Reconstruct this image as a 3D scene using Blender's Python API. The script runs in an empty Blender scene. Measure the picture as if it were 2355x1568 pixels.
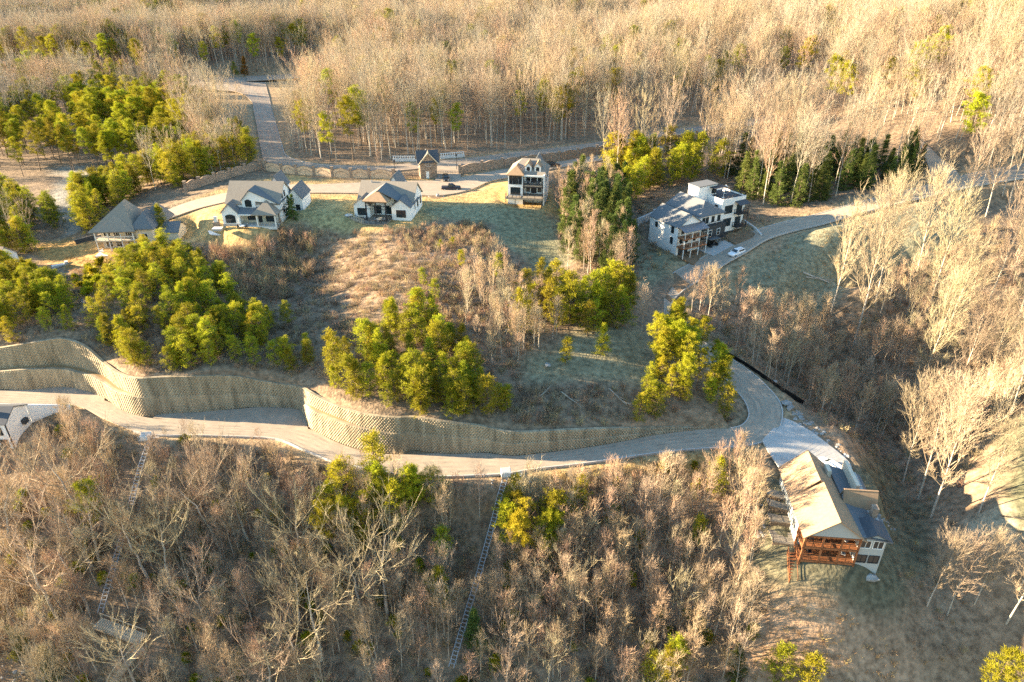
import bpy, bmesh, math, random
import numpy as np
R = math.radians
random.seed(7); rng = np.random.default_rng(7)
S = bpy.context.scene
COL = S.collection
# ---------------------------------------------------------------- camera, sky, sun, exposure
CAMZ, PITCH, F = 100.0, R(29.0), 1600.0          # F in pixels of a 2354 px wide picture
CW, CH = 2354.0, 1568.0
cam_d = bpy.data.cameras.new('camera'); cam = bpy.data.objects.new('camera', cam_d); COL.objects.link(cam)
cam.location = (0, 0, CAMZ); cam.rotation_euler = (R(90) - PITCH, 0, 0)
cam_d.sensor_width = 36; cam_d.lens = 36 * F / CW; cam_d.clip_start = 0.5; cam_d.clip_end = 6000
S.camera = cam
SUN_EL, SUN_AZ = 12.5, 277.0                     # azimuth clockwise from +Y: the sun stands left, a little beyond the houses
az, el = R(SUN_AZ), R(SUN_EL)
sdir = np.array([math.sin(az) * math.cos(el), math.cos(az) * math.cos(el), math.sin(el)])   # towards the sun
w = bpy.data.worlds.new('World'); S.world = w; w.use_nodes = True
nt = w.node_tree; bg = nt.nodes['Background']
sky = nt.nodes.new('ShaderNodeTexSky'); sky.sky_type = 'NISHITA'; sky.sun_disc = False
sky.sun_elevation = el; sky.sun_rotation = az; sky.air_density = 1.6; sky.dust_density = 0.3; sky.ozone_density = 4.0
nt.links.new(sky.outputs[0], bg.inputs[0]); bg.inputs[1].default_value = 0.075
from mathutils import Vector, Matrix
sd = bpy.data.lights.new('sun', 'SUN'); sd.energy = 5.0; sd.angle = R(0.5); sd.color = (1.0, 0.79, 0.52)
so = bpy.data.objects.new('sun', sd); COL.objects.link(so)
so.rotation_euler = Vector(-sdir).to_track_quat('-Z', 'Y').to_euler(); so.location = (-200, 100, 200)
S.view_settings.view_transform = 'Standard'; S.view_settings.look = 'None'
S.view_settings.exposure = 2.9; S.view_settings.gamma = 1.0
S.render.engine = 'CYCLES'
S.cycles.max_bounces = 4; S.cycles.diffuse_bounces = 3; S.cycles.glossy_bounces = 2; S.cycles.transmission_bounces = 2
S.cycles.use_denoising = False

# ---------------------------------------------------------------- geometry of the view: where a ray meets a height
def ray(vx, vy):
    dx = (vx - CW / 2) / F; dv = (CH / 2 - vy) / F
    c, s = math.cos(PITCH), math.sin(PITCH)
    return np.array([dx, c + dv * s, -s + dv * c])
def at(vx, vy, z):
    d = ray(vx, vy); t = (z - CAMZ) / d[2]
    return np.array([d[0] * t, d[1] * t, z])
def proj(P):
    P = np.atleast_2d(np.asarray(P, float)); c, s = math.cos(PITCH), math.sin(PITCH)
    y, z = P[:, 1], P[:, 2] - CAMZ
    dep = np.maximum(y * c - z * s, 1e-3)
    return np.stack([CW / 2 + F * P[:, 0] / dep, CH / 2 - F * (y * s + z * c) / dep, dep], 1)
def z_at(Y, vy):                                   # height of the point at distance Y seen in row vy
    d = ray(CW / 2, vy); return CAMZ + d[2] * Y / d[1]
def lerp(x, xs, ys): return np.interp(x, xs, ys)

# ---------------------------------------------------------------- roads: both edges of each, with a common height
LOWER = [(-420,880,-420,912,24),(-200,885,-200,918,24),(0,896,0,926,24),(81,904,90,927,24),(163,910,175,932,24),(244,922,240,962,24),(325,957,306,990,24),(407,966,368,1000,24),(488,972,440,1000,24),
 (586,976,520,1002,24),(651,980,634,1008,24),(716,988,700,1034,24),(770,1015,766,1060,24),(840,1038,826,1073,24),(920,1045,917,1089,24),(1010,1042,1008,1094,24.1),(1110,1041,1105,1091,24.2),(1180,1048,1168,1087,24.3),
 (1250,1041,1236,1076,24.4),(1340,1030,1327,1066,24.5),(1425,1016,1418,1053,24.7),(1495,1001,1510,1040,24.9),(1560,992,1601,1031,25.1),(1640,986,1692,1026,25.4),(1680,985,1740,1019,25.7),(1707,978,1770,1005,25.9),
 (1722,960,1792,978,26.2),(1721,940,1797,946,26.5),(1710,918,1789,922,26.9),(1691,896,1772,900,27.2),(1668,870,1742,870,27.5),(1640,840,1705,842,27.9),(1608,808,1668,818,28.4),(1568,780,1630,795,29),(1530,760,1594,772,29.6),
 (1498,735,1560,750,30.2),(1487,705,1541,729,30.7),(1495,678,1540,705,31.1),(1517,651,1552,684,31.6),(1545,630,1580,660,32.3),(1583,609,1620,636,33.1),(1653,573,1675,601,34.4),(1690,553,1715,579,35.2),(1746,527,1765,549,36.4),
 (1806,510,1825,530,37.4),(1877,493,1890,515,38.5),(1950,472,1965,493,39.6),(2014,455,2030,476,40.5),(2093,436,2105,458,41.7),(2160,420,2180,440,42.6),(2240,398,2270,422,43.5),(2400,370,2440,395,45)]
SPUR = [(2150,424,2204,430,42.6),(2138,402,2206,408,43.2),(2136,388,2196,390,43.6),(2128,366,2165,366,44.8),(2116,340,2138,340,46.5),(2090,315,2110,316,48)]
FAR = [(-60,160,-60,172,43),(150,180,150,194,43),(300,190,300,204,43),(401,194,401,204,43),(469,182,480,207,43),(535,176,545,211,42.8),(600,180,577,232,42.3),(616,215,583,255,42),(626,256,590,290,41.5),(638,298,595,320,41),(648,335,600,345,40.4),(657,357,606,367,40.2),
 (683,369,632,378,40),(730,378,697,391,40),(795,382,795,397,40),(856,382,856,396,40),(905,379,905,393,40),(960,373,960,388,40),(1010,369,1010,383,40),(1090,362,1092,376,40),(1178,350,1180,362,40.3),(1266,341,1268,352,40.7),(1341,331,1345,344,41.3),(1430,318,1436,332,42),
 (1520,303,1528,318,42.8),(1610,289,1620,303,43.5),(1700,277,1710,291,44.2),(1800,262,1812,276,45)]
TEE = [(567,175,567,186,43.1),(614,173,614,184,43.2),(700,168,700,178,43.6),(800,162,800,171,44)]
DRIVE = [(330,505,345,520,36.5),(440,462,452,480,38),(560,436,566,455,39.3),(640,425,640,446,39.8),(718,424,718,443,40),(820,420,820,444,40),(930,416,930,447,40),(1010,414,1010,449,40),(1060,408,1080,436,40),(1110,398,1125,417,40),(1165,388,1180,406,40.2),(1240,379,1250,392,40.5),(1330,364,1340,376,41),(1420,350,1430,361,41.6),(1520,335,1530,345,42.3)]
ENTRY = [(1005,374,1062,374,40),(1002,396,1060,396,40),(1000,420,1058,420,40)]
POCKET = [(372,945,352,960,24),(430,944,430,969,24),(520,942,520,974,24),(600,935,600,978,24),(650,936,650,981,24),(698,943,708,986,24)]
POCKET2 = [(20,894,20,900,24),(100,890,100,907,24),(150,889,150,911,24),(200,896,200,917,24),(240,910,240,921,24)]
GDRIVE = [(1752,1012,1800,960,26.1),(1762,1030,1822,968,26.2),(1780,1058,1862,990,26.3),(1798,1085,1905,1022,25.9),(1806,1105,1950,1060,25.5),(1815,1125,1960,1085,25.4)]

def catmull(rows, n=5):
    P = np.array(rows, float); out = []
    for i in range(len(P) - 1):
        p0, p1, p2, p3 = P[max(i-1,0)], P[i], P[i+1], P[min(i+2,len(P)-1)]
        for k in range(n):
            t = k / n
            out.append(0.5*((2*p1)+(-p0+p2)*t+(2*p0-5*p1+4*p2-p3)*t*t+(-p0+3*p1-3*p2+p3)*t**3))
    out.append(P[-1]); return np.array(out)
def road_edges(rows, n=5):
    W = np.array([np.concatenate([at(a,b,z), at(c,d,z)]) for a,b,c,d,z in rows])
    return catmull(W, n)                            # (n,6): left xyz, right xyz

# ---------------------------------------------------------------- retaining wall stations: foot, lower top, ledge back, top (rows)
WALL = [(-420,880,852,848,800),(-200,885,853,848,802),(0,894,854,847,803),(65,896,849,842,793),(130,889,847,838,782),(163,889,848,840,777),(195,897,857,848,785),(221,905,863,855,798),(244,915,875,865,829),(277,940,899,891,853),(309,953,909,904,866),
 (342,958,914,914,871),(364,952,910,910,868),(407,949,910,910,866),(456,947,908,908,865),(521,941,906,906,863),(570,935,904,904,866),(602,935,906,906,874),(651,936,911,911,882),(684,940,917,917,887),(699,944,923,923,888),
 (707,980,934,926,893),(735,996,949,941,911),(781,1018,968,959,932),(826,1032,982,977,948),(872,1039,991,988,956),(913,1042,997,995,960),(927,1040,993,993,960),(949,1032,992,992,957),(986,1039,998,998,962),(1031,1043,1002,1002,970),
 (1077,1042,1004,1004,975),(1113,1038,1006,1006,979),(1136,1041,1012,1012,986),(1168,1047,1018,1018,993),(1214,1043,1016,1016,992),(1282,1036,1010,1010,989),(1350,1027,1006,1006,986),(1419,1016,1000,1000,984),(1487,1002,992,992,982),
 (1555,992,986,986,980),(1624,985.5,983,983,980.5),(1678,984.5,984,984,983)]
BAT = 0.35
def wall_rows():
    out = []
    for vx, y0, y1, y2, y3 in WALL:
        z0 = np.interp(vx, [-420, 900, 1180, 1420, 1560, 1680], [24, 24, 24.3, 24.7, 25.1, 25.7])
        P = at(vx, y0, z0); Y0 = P[1]
        z1 = z_at(Y0 + BAT, y1)
        if y2 < y1 - .5: Y2 = at(vx, y2, z1)[1]
        else: Y2 = Y0 + BAT + .01
        z3 = z_at(Y2 + BAT, y3)
        out.append([P[0], Y0, z0, z1, Y2, max(z3, z1 + .05)])
    return np.array(out)
WR = wall_rows()
o_ = np.argsort(WR[:, 0]); WR = WR[o_]
for k in range(1, len(WR)):
    if WR[k,0] <= WR[k-1,0] + .25: WR[k,0] = WR[k-1,0] + .25
# dense profile along X
WX = np.arange(WR[0,0], WR[-1,0], 0.35)
def sm(a, k=5):
    p = np.pad(a, k, mode='edge'); return np.convolve(p, np.ones(2*k+1)/(2*k+1), 'valid')
WD = {n: sm(np.interp(WX, WR[:,0], WR[:,i]), 3) for n, i in (('y0',1),('z0',2),('z1',3),('y2',4),('z3',5))}
WALL_END = WX[-1]
def wall_back(X): return np.interp(X, WX, WD['y2']) + BAT + .25
def wall_front(X): return np.interp(X, WX, WD['y0'])

# ---------------------------------------------------------------- terrain: two fields (above and below the wall)
UP = [(640,430,40),(760,470,40),(900,420,40),(1100,440,40),(1240,430,40),(700,505,39.3),(780,515,39),(1050,500,39),(1150,500,38.6),(560,520,39),(600,525,38.6),(890,530,38.6),(1210,480,38.8),(1250,470,38.4),
 (1270,520,35.5),(1180,560,36.5),(1230,620,34),(1290,450,38),(1330,400,39.5),(1400,430,37.5),
 (450,480,38),(420,540,36),(330,520,35.5),(390,500,36.8),(270,590,32.3),(340,575,33.2),(210,600,31.5),(130,600,30),(60,620,29),(100,560,30),(180,560,31),(240,620,31.3),
 (160,480,31.5),(200,430,32),(280,410,33),(420,420,37),(500,395,39),(140,400,32),(80,480,31),(0,500,31),(-300,500,30),(-200,650,30),(100,300,34),(300,300,37),(450,320,39),(-200,300,36),
 (520,560,34.5),(520,620,31.5),(650,560,34.5),(700,600,31.5),(650,680,30.5),(760,640,31),(800,560,36),(1000,552,36.6),(900,600,36.2),(1000,592,37.6),(1080,600,37.2),(900,660,36),(860,720,34.6),(1000,690,35.8),(1100,680,35),(820,790,33),(950,780,33.5),(1050,800,33),
 (430,640,34.5),(350,640,34.4),(250,650,33.5),(330,720,35.5),(420,760,34),(560,760,31.8),(650,800,32),(230,730,35.5),(90,700,34),(0,740,35),(600,840,32.5),(480,840,33.6),(700,850,32),
 (1200,780,33.2),(1330,780,33),(1450,780,32),(1230,865,31),(1330,880,30.8),(1480,885,30.3),(1180,860,31.5),(1200,700,34.5),(1340,680,34.5),(1430,720,33),(1450,640,33.3),(1380,600,35.5),(1390,520,37.5),(1450,560,35),
 (1550,940,28.6),(1640,930,28.2),(1590,850,29.3),(1520,800,30),(1650,960,27.6),(1440,440,37),(1500,600,34),(1560,600,33.9),(1600,540,35.2),(1700,520,36.2),(1460,470,37.2),(1650,440,39),
 (1800,460,38.8),(1900,430,40),(1000,330,41),(1000,250,42.5),(800,330,41),(750,250,42),(800,150,46),(1200,260,43),(1400,250,45),(1600,220,48),(1100,120,52),(1400,110,54),(1700,150,55),(1500,370,40.5),(1700,360,42),(1900,330,45),
 (1300,30,60),(1000,30,57),(1700,20,68),(1900,200,55),(2000,100,62),(2300,200,60),(2200,20,75),(2500,40,76),(2500,200,62),(2000,380,43),(2200,330,50),
 (400,120,46),(150,150,40),(400,60,50),(650,60,54),(150,80,44),(-200,120,40),(100,15,50),(500,10,58)]
BOTH = [(1745,610,33.2),(1800,650,31.5),(1900,600,34),(1760,700,27.8),(1700,760,28),(1850,740,23),(1950,560,37),(2000,640,34.5),(1950,700,23),(2100,560,36.5),(2200,480,39.5),(2330,450,40),(2100,700,24.5),(2300,600,33.5),(2500,600,34),
 (1800,830,22.2),(1900,840,18.8),(2000,800,21.5),(2100,860,20),(2250,800,23),(2400,800,26),(1900,930,16),(2000,960,16),(2100,1000,15),(2200,950,17),(2320,960,27.5),(2450,950,31),(2340,1100,27),(2300,1190,26),(2230,1200,22),(2150,1080,17),
 (2080,1150,16.5),(2050,1240,20),(2200,1330,17),(2350,1300,22),(1960,1010,26.2),(1860,960,26.4),(2000,1100,20),(2030,1180,18.5),
 (1900,1200,24.5),(1830,1320,21.6),(1920,1345,21.2),(1995,1335,21),(1740,1100,24.6),(1740,1200,23),(1740,1300,20.6),(1850,1400,18.2),(2000,1420,17),(2100,1480,14),(1750,1450,14.5),(1900,1568,11),(2200,1568,10),(2400,1500,14),(1700,1040,25.2),(2600,1300,24),(2100,1750,5),(2700,1750,6)]
LOW = [(1600,1060,23.6),(1400,1100,22.3),(1200,1110,23),(1000,1115,22.8),(800,1110,21.5),(600,1050,21.8),(520,1004,23.9),(400,1030,22.6),(200,1000,22),(60,1050,20.5),(60,960,23.4),(-200,1000,22),(-300,920,24),(150,1100,18.5),
 (400,1150,17.5),(600,1200,15.5),(900,1250,15.5),(1200,1250,16.2),(1500,1200,18.8),(1620,1300,16.5),(100,1250,13.5),(350,1350,10.5),(700,1380,9.5),(1050,1400,9.6),(1400,1400,11),(1650,1420,12.5),(100,1450,7),(400,1568,3),(800,1568,3.5),(1200,1568,5),(1600,1568,8),
 (0,1568,3),(-300,1300,9),(-300,1568,2),(400,1750,0),(1200,1750,0),(1700,1750,3),(-400,1750,0),(1130,1330,11.5),(1060,1480,7)]
def pts(L): return [at(*p) for p in L]
road_all = {n: road_edges(v) for n, v in dict(LOWER=LOWER, SPUR=SPUR, FAR=FAR, TEE=TEE, DRIVE=DRIVE, ENTRY=ENTRY, POCKET=POCKET, POCKET2=POCKET2, GDRIVE=GDRIVE).items()}
def mids(L): return [0.5*(at(a,b,z)+at(c,d,z)) for a,b,c,d,z in L]
lo_m = mids(LOWER)
cA = pts(UP) + pts(BOTH) + mids(FAR) + mids(SPUR)[::2] + lo_m[27:] + [np.array([r[0], r[4]+1.0, r[5]]) for r in WR[::2]]
cB = pts(LOW) + pts(BOTH) + lo_m + mids(SPUR)[::2] + [np.array([r[0], r[1]-.3, r[2]]) for r in WR[::2]] + [p for p in pts(UP) if p[0] > WALL_END + 6]
def far_pts():                                      # the land goes on beyond the picture
    o = []
    for a in range(-80, 81, 16):
        for d, z in ((1100, 95), (1800, 125), (3000, 150)):
            o.append(np.array([d*math.sin(R(a)), d*math.cos(R(a)), z + 12*math.sin(a*.21+d) + (-30 if a < -30 else 0)]))
    for x in (-420, -300, 300, 420): o.append(np.array([x, 60, 8 if x < 0 else 30]))
    for x in (-300,-120, 0, 120, 300): o.append(np.array([x, -120, -6]))
    return o
def fit(C):
    C = np.array(C + far_pts()); n = len(C); c2 = 36.0
    xy = C[:, :2]; d = np.sqrt(((xy[:,None]-xy[None])**2).sum(-1)+c2)
    A = np.zeros((n+3, n+3)); A[:n,:n] = -d + np.eye(n)*0.6; A[:n,n] = 1; A[:n,n+1:] = xy; A[n,:n] = 1; A[n+1:,:n] = xy.T
    b = np.zeros(n+3); b[:n] = C[:,2]
    s = np.linalg.solve(A, b); return xy, s, c2
def ev(Ft, X, Y):
    xy, s, c2 = Ft; out = np.zeros(X.shape).ravel(); Q = np.stack([X.ravel(), Y.ravel()], 1)
    for i in range(0, len(Q), 20000):
        q = Q[i:i+20000]; d = np.sqrt(((q[:,None]-xy[None])**2).sum(-1)+c2)
        out[i:i+20000] = -d @ s[:len(xy)] + s[len(xy)] + q @ s[len(xy)+1:]
    return out.reshape(X.shape)
FA, FB = fit(cA), fit(cB)
def sstep(x): x = np.clip(x, 0, 1); return x*x*(3-2*x)
class VNoise:                                       # value noise for bumps, densities and ground cover
    def __init__(s, seed): s.g = np.random.default_rng(seed).random((256,256))
    def __call__(s, X, Y, scale):
        x = np.asarray(X)/scale; y = np.asarray(Y)/scale; xi = np.floor(x).astype(int); yi = np.floor(y).astype(int)
        fx = sstep(x-xi); fy = sstep(y-yi); g = s.g; a = lambda i,j: g[(xi+i)%256,(yi+j)%256]
        return (a(0,0)*(1-fx)+a(1,0)*fx)*(1-fy)+(a(0,1)*(1-fx)+a(1,1)*fx)*fy
VN = VNoise(3)
def fbm(X, Y, s): return (VN(X,Y,s)+.5*VN(X+31,Y+17,s/2.1)+.25*VN(X+71,Y+57,s/4.3)+.12*VN(X+11,Y+87,s/9.1))/1.87
def near_ribbon(X, Y, E):                            # height of the road, and distance outside its edge
    c = 0.5*(E[:,:3]+E[:,3:]); hw = 0.5*np.hypot(E[:,0]-E[:,3], E[:,1]-E[:,4])
    bd = np.full(X.shape, 1e9); bz = np.zeros(X.shape)
    for i in range(len(c)-1):
        a, b = c[i], c[i+1]; ab = (b-a)[:2]; L2 = max((ab**2).sum(), 1e-9)
        t = np.clip(((X-a[0])*ab[0]+(Y-a[1])*ab[1])/L2, 0, 1)
        d = np.hypot(X-a[0]-t*ab[0], Y-a[1]-t*ab[1]) - (hw[i]+(hw[i+1]-hw[i])*t)
        m = d < bd; bd[m] = d[m]; bz[m] = (a[2]+(b[2]-a[2])*t)[m]
    return bd, bz
PADS = []                                            # (x, y, radius, z): level ground under houses, filled in below
def height(X, Y, roads=True, cut=0.25):
    X = np.asarray(X, float); Y = np.asarray(Y, float)
    zA, zB = ev(FA, X, Y), ev(FB, X, Y)
    back, front = wall_back(X), wall_front(X)
    inside = X < WALL_END - .4
    t = np.where(inside, (Y > back - .12).astype(float), sstep((Y - back + 5) / 10))
    z = zA*t + zB*(1-t)
    amp = np.clip((np.hypot(X, Y)-40)/400, 0.0, 1)
    bump = (fbm(X, Y, 9)-.5)*1.3 + (fbm(X, Y, 85)-.5)*34*amp*np.clip((Y-250)/200, 0, 1)
    bw = np.ones(X.shape)
    bw *= np.clip((np.abs(Y-back))/4, 0, 1)
    flat = []
    for px, py, pr, pz in PADS:
        d = np.hypot(X-px, Y-py); wgt = 1 - sstep((d-pr)/4.0); flat.append((wgt, pz))
    z = z + bump*bw
    for wgt, pz in flat: z = z*(1-wgt) + pz*wgt
    if roads:
        bd = np.full(X.shape, 1e9); bz = np.zeros(X.shape); lowest = np.full(X.shape, 1e9)
        for n, E in road_all.items():
            lo = np.array([min(E[:,0].min(),E[:,3].min())-9, min(E[:,1].min(),E[:,4].min())-9]); hi = np.array([max(E[:,0].max(),E[:,3].max())+9, max(E[:,1].max(),E[:,4].max())+9])
            m = (X > lo[0]) & (X < hi[0]) & (Y > lo[1]) & (Y < hi[1])
            if n in ('LOWER', 'POCKET', 'POCKET2'): m &= ~(inside & (Y > back - .2))
            if not m.any(): continue
            d, rz = near_ribbon(X[m], Y[m], E); k = np.where(m)[0] if X.ndim == 1 else None
            b = bd[m]; z_ = bz[m]; l_ = lowest[m]; c_ = d < b; b[c_] = d[c_]; z_[c_] = rz[c_]; on = d < 1.0; l_[on] = np.minimum(l_[on], rz[on])
            bd[m] = b; bz[m] = z_; lowest[m] = l_
        wgt = 1 - sstep((bd-1.2)/4.5)
        z = z*(1-wgt) + (bz - cut*(bd < .6) - .05)*wgt
        z = np.minimum(z, lowest - cut - .04)
    return z
# ---------------------------------------------------------------- materials
def mat(name, col, rough=.8, noise=0, nscale=3.0, metal=0, bump=0, bscale=None, col2=None, detail=5, spec=.3, transl=0, attr=None, mid=.5, vor=None, objvar=0, stretch=None):
    m = bpy.data.materials.new(name); m.use_nodes = True; t = m.node_tree; N = t.nodes; L = t.links
    b = N['Principled BSDF']; b.inputs['Roughness'].default_value = rough; b.inputs['Metallic'].default_value = metal; b.inputs['Specular IOR Level'].default_value = spec
    c = tuple(col) + (1,)
    b.inputs['Base Color'].default_value = c; src = None
    geo = N.new('ShaderNodeNewGeometry'); pos = geo.outputs['Position']
    if stretch:
        mp = N.new('ShaderNodeVectorMath'); mp.operation = 'MULTIPLY'; mp.inputs[1].default_value = stretch; L.new(pos, mp.inputs[0]); pos = mp.outputs[0]
    if attr:
        a = N.new('ShaderNodeAttribute'); a.attribute_name = attr; src = a.outputs['Color']
    if noise or col2:
        n = N.new('ShaderNodeTexNoise'); n.inputs['Scale'].default_value = nscale; n.inputs['Detail'].default_value = detail; n.inputs['Roughness'].default_value = .65; L.new(pos, n.inputs['Vector'])
        r = N.new('ShaderNodeValToRGB'); L.new(n.outputs['Fac'], r.inputs[0])
        r.color_ramp.elements[0].position = mid-.16; r.color_ramp.elements[1].position = mid+.16
        if col2: r.color_ramp.elements[0].color = c; r.color_ramp.elements[1].color = tuple(col2)+(1,)
        else: r.color_ramp.elements[0].color = (1-noise,)*3+(1,); r.color_ramp.elements[1].color = (1+noise,)*3+(1,)
        if src or not col2:
            mx = N.new('ShaderNodeMix'); mx.data_type = 'RGBA'; mx.blend_type = 'MULTIPLY'; mx.inputs[0].default_value = 1
            if src: L.new(src, mx.inputs[6])
            else: mx.inputs[6].default_value = c
            L.new(r.outputs[0], mx.inputs[7]); src = mx.outputs[2]
        else: src = r.outputs[0]
    if objvar:
        oi = N.new('ShaderNodeObjectInfo'); mr = N.new('ShaderNodeMapRange'); mr.inputs[3].default_value = 1-objvar; mr.inputs[4].default_value = 1+objvar; L.new(oi.outputs['Random'], mr.inputs[0])
        hs = N.new('ShaderNodeHueSaturation'); L.new(mr.outputs[0], hs.inputs['Value'])
        mr2 = N.new('ShaderNodeMath'); mr2.operation = 'MULTIPLY_ADD'; mr2.inputs[1].default_value = .05*objvar/.3; mr2.inputs[2].default_value = .5-.025*objvar/.3; 
        fr = N.new('ShaderNodeMath'); fr.operation = 'FRACT'; ml = N.new('ShaderNodeMath'); ml.operation = 'MULTIPLY'; ml.inputs[1].default_value = 7.31
        L.new(oi.outputs['Random'], ml.inputs[0]); L.new(ml.outputs[0], fr.inputs[0]); L.new(fr.outputs[0], mr2.inputs[0]); L.new(mr2.outputs[0], hs.inputs['Hue'])
        if src: L.new(src, hs.inputs['Color'])
        else: hs.inputs['Color'].default_value = c
        src = hs.outputs[0]
    if src: L.new(src, b.inputs['Base Color'])
    if bump:
        n2 = N.new('ShaderNodeTexNoise'); n2.inputs['Scale'].default_value = bscale or nscale*4; n2.inputs['Detail'].default_value = 6; L.new(pos, n2.inputs['Vector'])
        bp = N.new('ShaderNodeBump'); bp.inputs['Strength'].default_value = min(1, bump); bp.inputs['Distance'].default_value = .25*bump; L.new(n2.outputs['Fac'], bp.inputs['Height']); L.new(bp.outputs[0], b.inputs['Normal'])
    if transl:
        tr = N.new('ShaderNodeBsdfTranslucent'); ms = N.new('ShaderNodeMixShader'); ms.inputs[0].default_value = transl
        if src: L.new(src, tr.inputs[0])
        else: tr.inputs[0].default_value = c
        L.new(b.outputs[0], ms.inputs[1]); L.new(tr.outputs[0], ms.inputs[2]); L.new(ms.outputs[0], N['Material Output'].inputs[0])
    return m
M = {}
def mk(n, *a, **k): M[n] = mat(n, *a, **k)
mk('ground', (1,1,1), .95, noise=.45, nscale=.9, bump=.8, bscale=2.2, attr='cover', detail=9, spec=.1)
mk('asphalt', (.35,.285,.215), .9, noise=.14, nscale=.35, detail=10, spec=.2)
mk('asphalt_worn', (.315,.262,.203), .9, noise=.2, nscale=.6, detail=10, spec=.2)
mk('asphalt_far', (.32,.25,.19), .9, noise=.2, nscale=.3, detail=8, spec=.2)
mk('concrete_road', (.34,.27,.20), .85, noise=.12, nscale=.5, detail=8)
mk('concrete', (.42,.40,.37), .85, noise=.12, nscale=1.2, detail=8)
mk('pale_concrete', (.6,.58,.54), .8, noise=.08, nscale=1)
mk('soil', (.20,.13,.075), .95, noise=.3, nscale=1, bump=.3)
mk('block', (.33,.265,.175), .9, noise=.34, nscale=1.0, detail=7, stretch=(.8,.8,.12), bump=.1, bscale=9)
mk('stonework', (.17,.12,.085), .9, col2=(.40,.30,.22), nscale=2.6, detail=3, bump=.25, bscale=5)
mk('stucco_fence', (.56,.40,.26), .9, noise=.25, nscale=2, detail=6)
mk('white_wall', (.78,.77,.74), .7, noise=.04, nscale=1.5)
mk('pale_grey_wall', (.5,.5,.48), .8, noise=.05, nscale=1.5, stretch=(1,1,6))
mk('cream_wall', (.58,.50,.38), .8, noise=.08, nscale=1.5)
mk('grey_siding', (.36,.38,.37), .8, noise=.06, nscale=2, stretch=(.5,.5,9))
mk('dark_cladding', (.045,.05,.055), .6, noise=.1, nscale=3)
mk('shingle_tan', (.25,.215,.175), .9, noise=.16, nscale=3.5, detail=8)
mk('shingle_grey', (.14,.145,.15), .9, noise=.16, nscale=3.5, detail=8)
mk('shingle_warm', (.31,.205,.125), .9, noise=.13, nscale=1.6, detail=8)
mk('shingle_dark', (.075,.08,.09), .85, noise=.2, nscale=3)
mk('metal_roof', (.20,.19,.20), .45, metal=.3)
mk('trim', (.75,.74,.7), .6)
mk('dark_trim', (.03,.03,.035), .5)
mk('glass', (.02,.03,.035), .12, spec=.7)
mk('cedar_wood', (.28,.11,.045), .7, noise=.35, nscale=3, stretch=(1,1,.3))
mk('grey_wood', (.26,.22,.17), .85, noise=.25, nscale=3)
mk('pale_wood', (.50,.42,.30), .85, noise=.15, nscale=3)
mk('black_metal', (.02,.02,.022), .4, metal=.5)
mk('steel', (.4,.41,.42), .5, metal=.3)
mk('paint_blue', (.012,.018,.035), .25, spec=.6)
mk('paint_black', (.012,.012,.014), .25, spec=.6)
mk('paint_white', (.8,.8,.8), .3, spec=.5)
mk('rubber', (.02,.02,.02), .9)
mk('lamp_red', (.5,.02,.01), .4)
mk('lamp_clear', (.8,.8,.75), .2)
mk('rock', (.27,.265,.25), .9, noise=.3, nscale=.8, objvar=.15)
mk('rug', (.55,.5,.45), .9)
mk('fabric', (.3,.3,.3), .9)
mk('bark_pale', (.42,.37,.30), .9, noise=.2, nscale=3, objvar=.12)
mk('twig_tan', (.39,.31,.205), .9, objvar=.25, transl=.05)
mk('twig_pink', (.40,.285,.185), .9, objvar=.22, transl=.05)
mk('bark_pine', (.16,.115,.08), .9, noise=.2, nscale=3)
mk('needles', (.30,.285,.014), .75, objvar=.32, transl=.25, spec=.15)
mk('needles_dark', (.09,.12,.025), .75, objvar=.3, transl=.2, spec=.15)
mk('needles_rust', (.30,.13,.02), .8, objvar=.15, transl=.25)
mk('twig_grey', (.33,.285,.215), .9, objvar=.25, transl=.05)
mk('brush', (.36,.26,.155), .95, objvar=.4, transl=.15)
mk('brush_grey', (.27,.21,.145), .95, objvar=.35, transl=.15)
mk('straw', (.42,.30,.14), .95, objvar=.3, transl=.2)

# ---------------------------------------------------------------- object helpers
def link(o, parent=None):
    COL.objects.link(o)
    if parent is not None: o.parent = parent
    return o
def mesh_obj(name, V, Fc, m=None, parent=None, smooth=False, kind=None, mats=None, mi=None):
    me = bpy.data.meshes.new(name); me.from_pydata([tuple(v) for v in V], [], [tuple(f) for f in Fc])
    for q in (mats or [m]):
        if q: me.materials.append(M[q] if isinstance(q, str) else q)
    if mi is not None: me.polygons.foreach_set('material_index', mi)
    if smooth: me.polygons.foreach_set('use_smooth', [True]*len(me.polygons))
    me.update(); o = link(bpy.data.objects.new(name, me), parent)
    if kind: o['kind'] = kind
    return o
def np_mesh(name, V, T, mats=('x',), mi=None, smooth=False):         # fast: triangles or quads in one array
    V = np.asarray(V, np.float32); T = np.asarray(T, np.int32); k = T.shape[1]
    me = bpy.data.meshes.new(name); me.vertices.add(len(V)); me.vertices.foreach_set('co', V.ravel())
    me.loops.add(T.size); me.loops.foreach_set('vertex_index', T.ravel())
    me.polygons.add(len(T)); me.polygons.foreach_set('loop_start', np.arange(0, T.size, k, dtype=np.int32)); me.polygons.foreach_set('loop_total', np.full(len(T), k, np.int32))
    for q in mats: me.materials.append(M[q])
    if mi is not None: me.polygons.foreach_set('material_index', np.asarray(mi, np.int32))
    if smooth: me.polygons.foreach_set('use_smooth', np.ones(len(T), bool))
    me.update(); me.validate(); return me
def tag(o, label=None, cat=None, group=None, kind=None):
    for k, v in (('label', label), ('category', cat), ('group', group), ('kind', kind)):
        if v: o[k] = v
    return o
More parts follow.
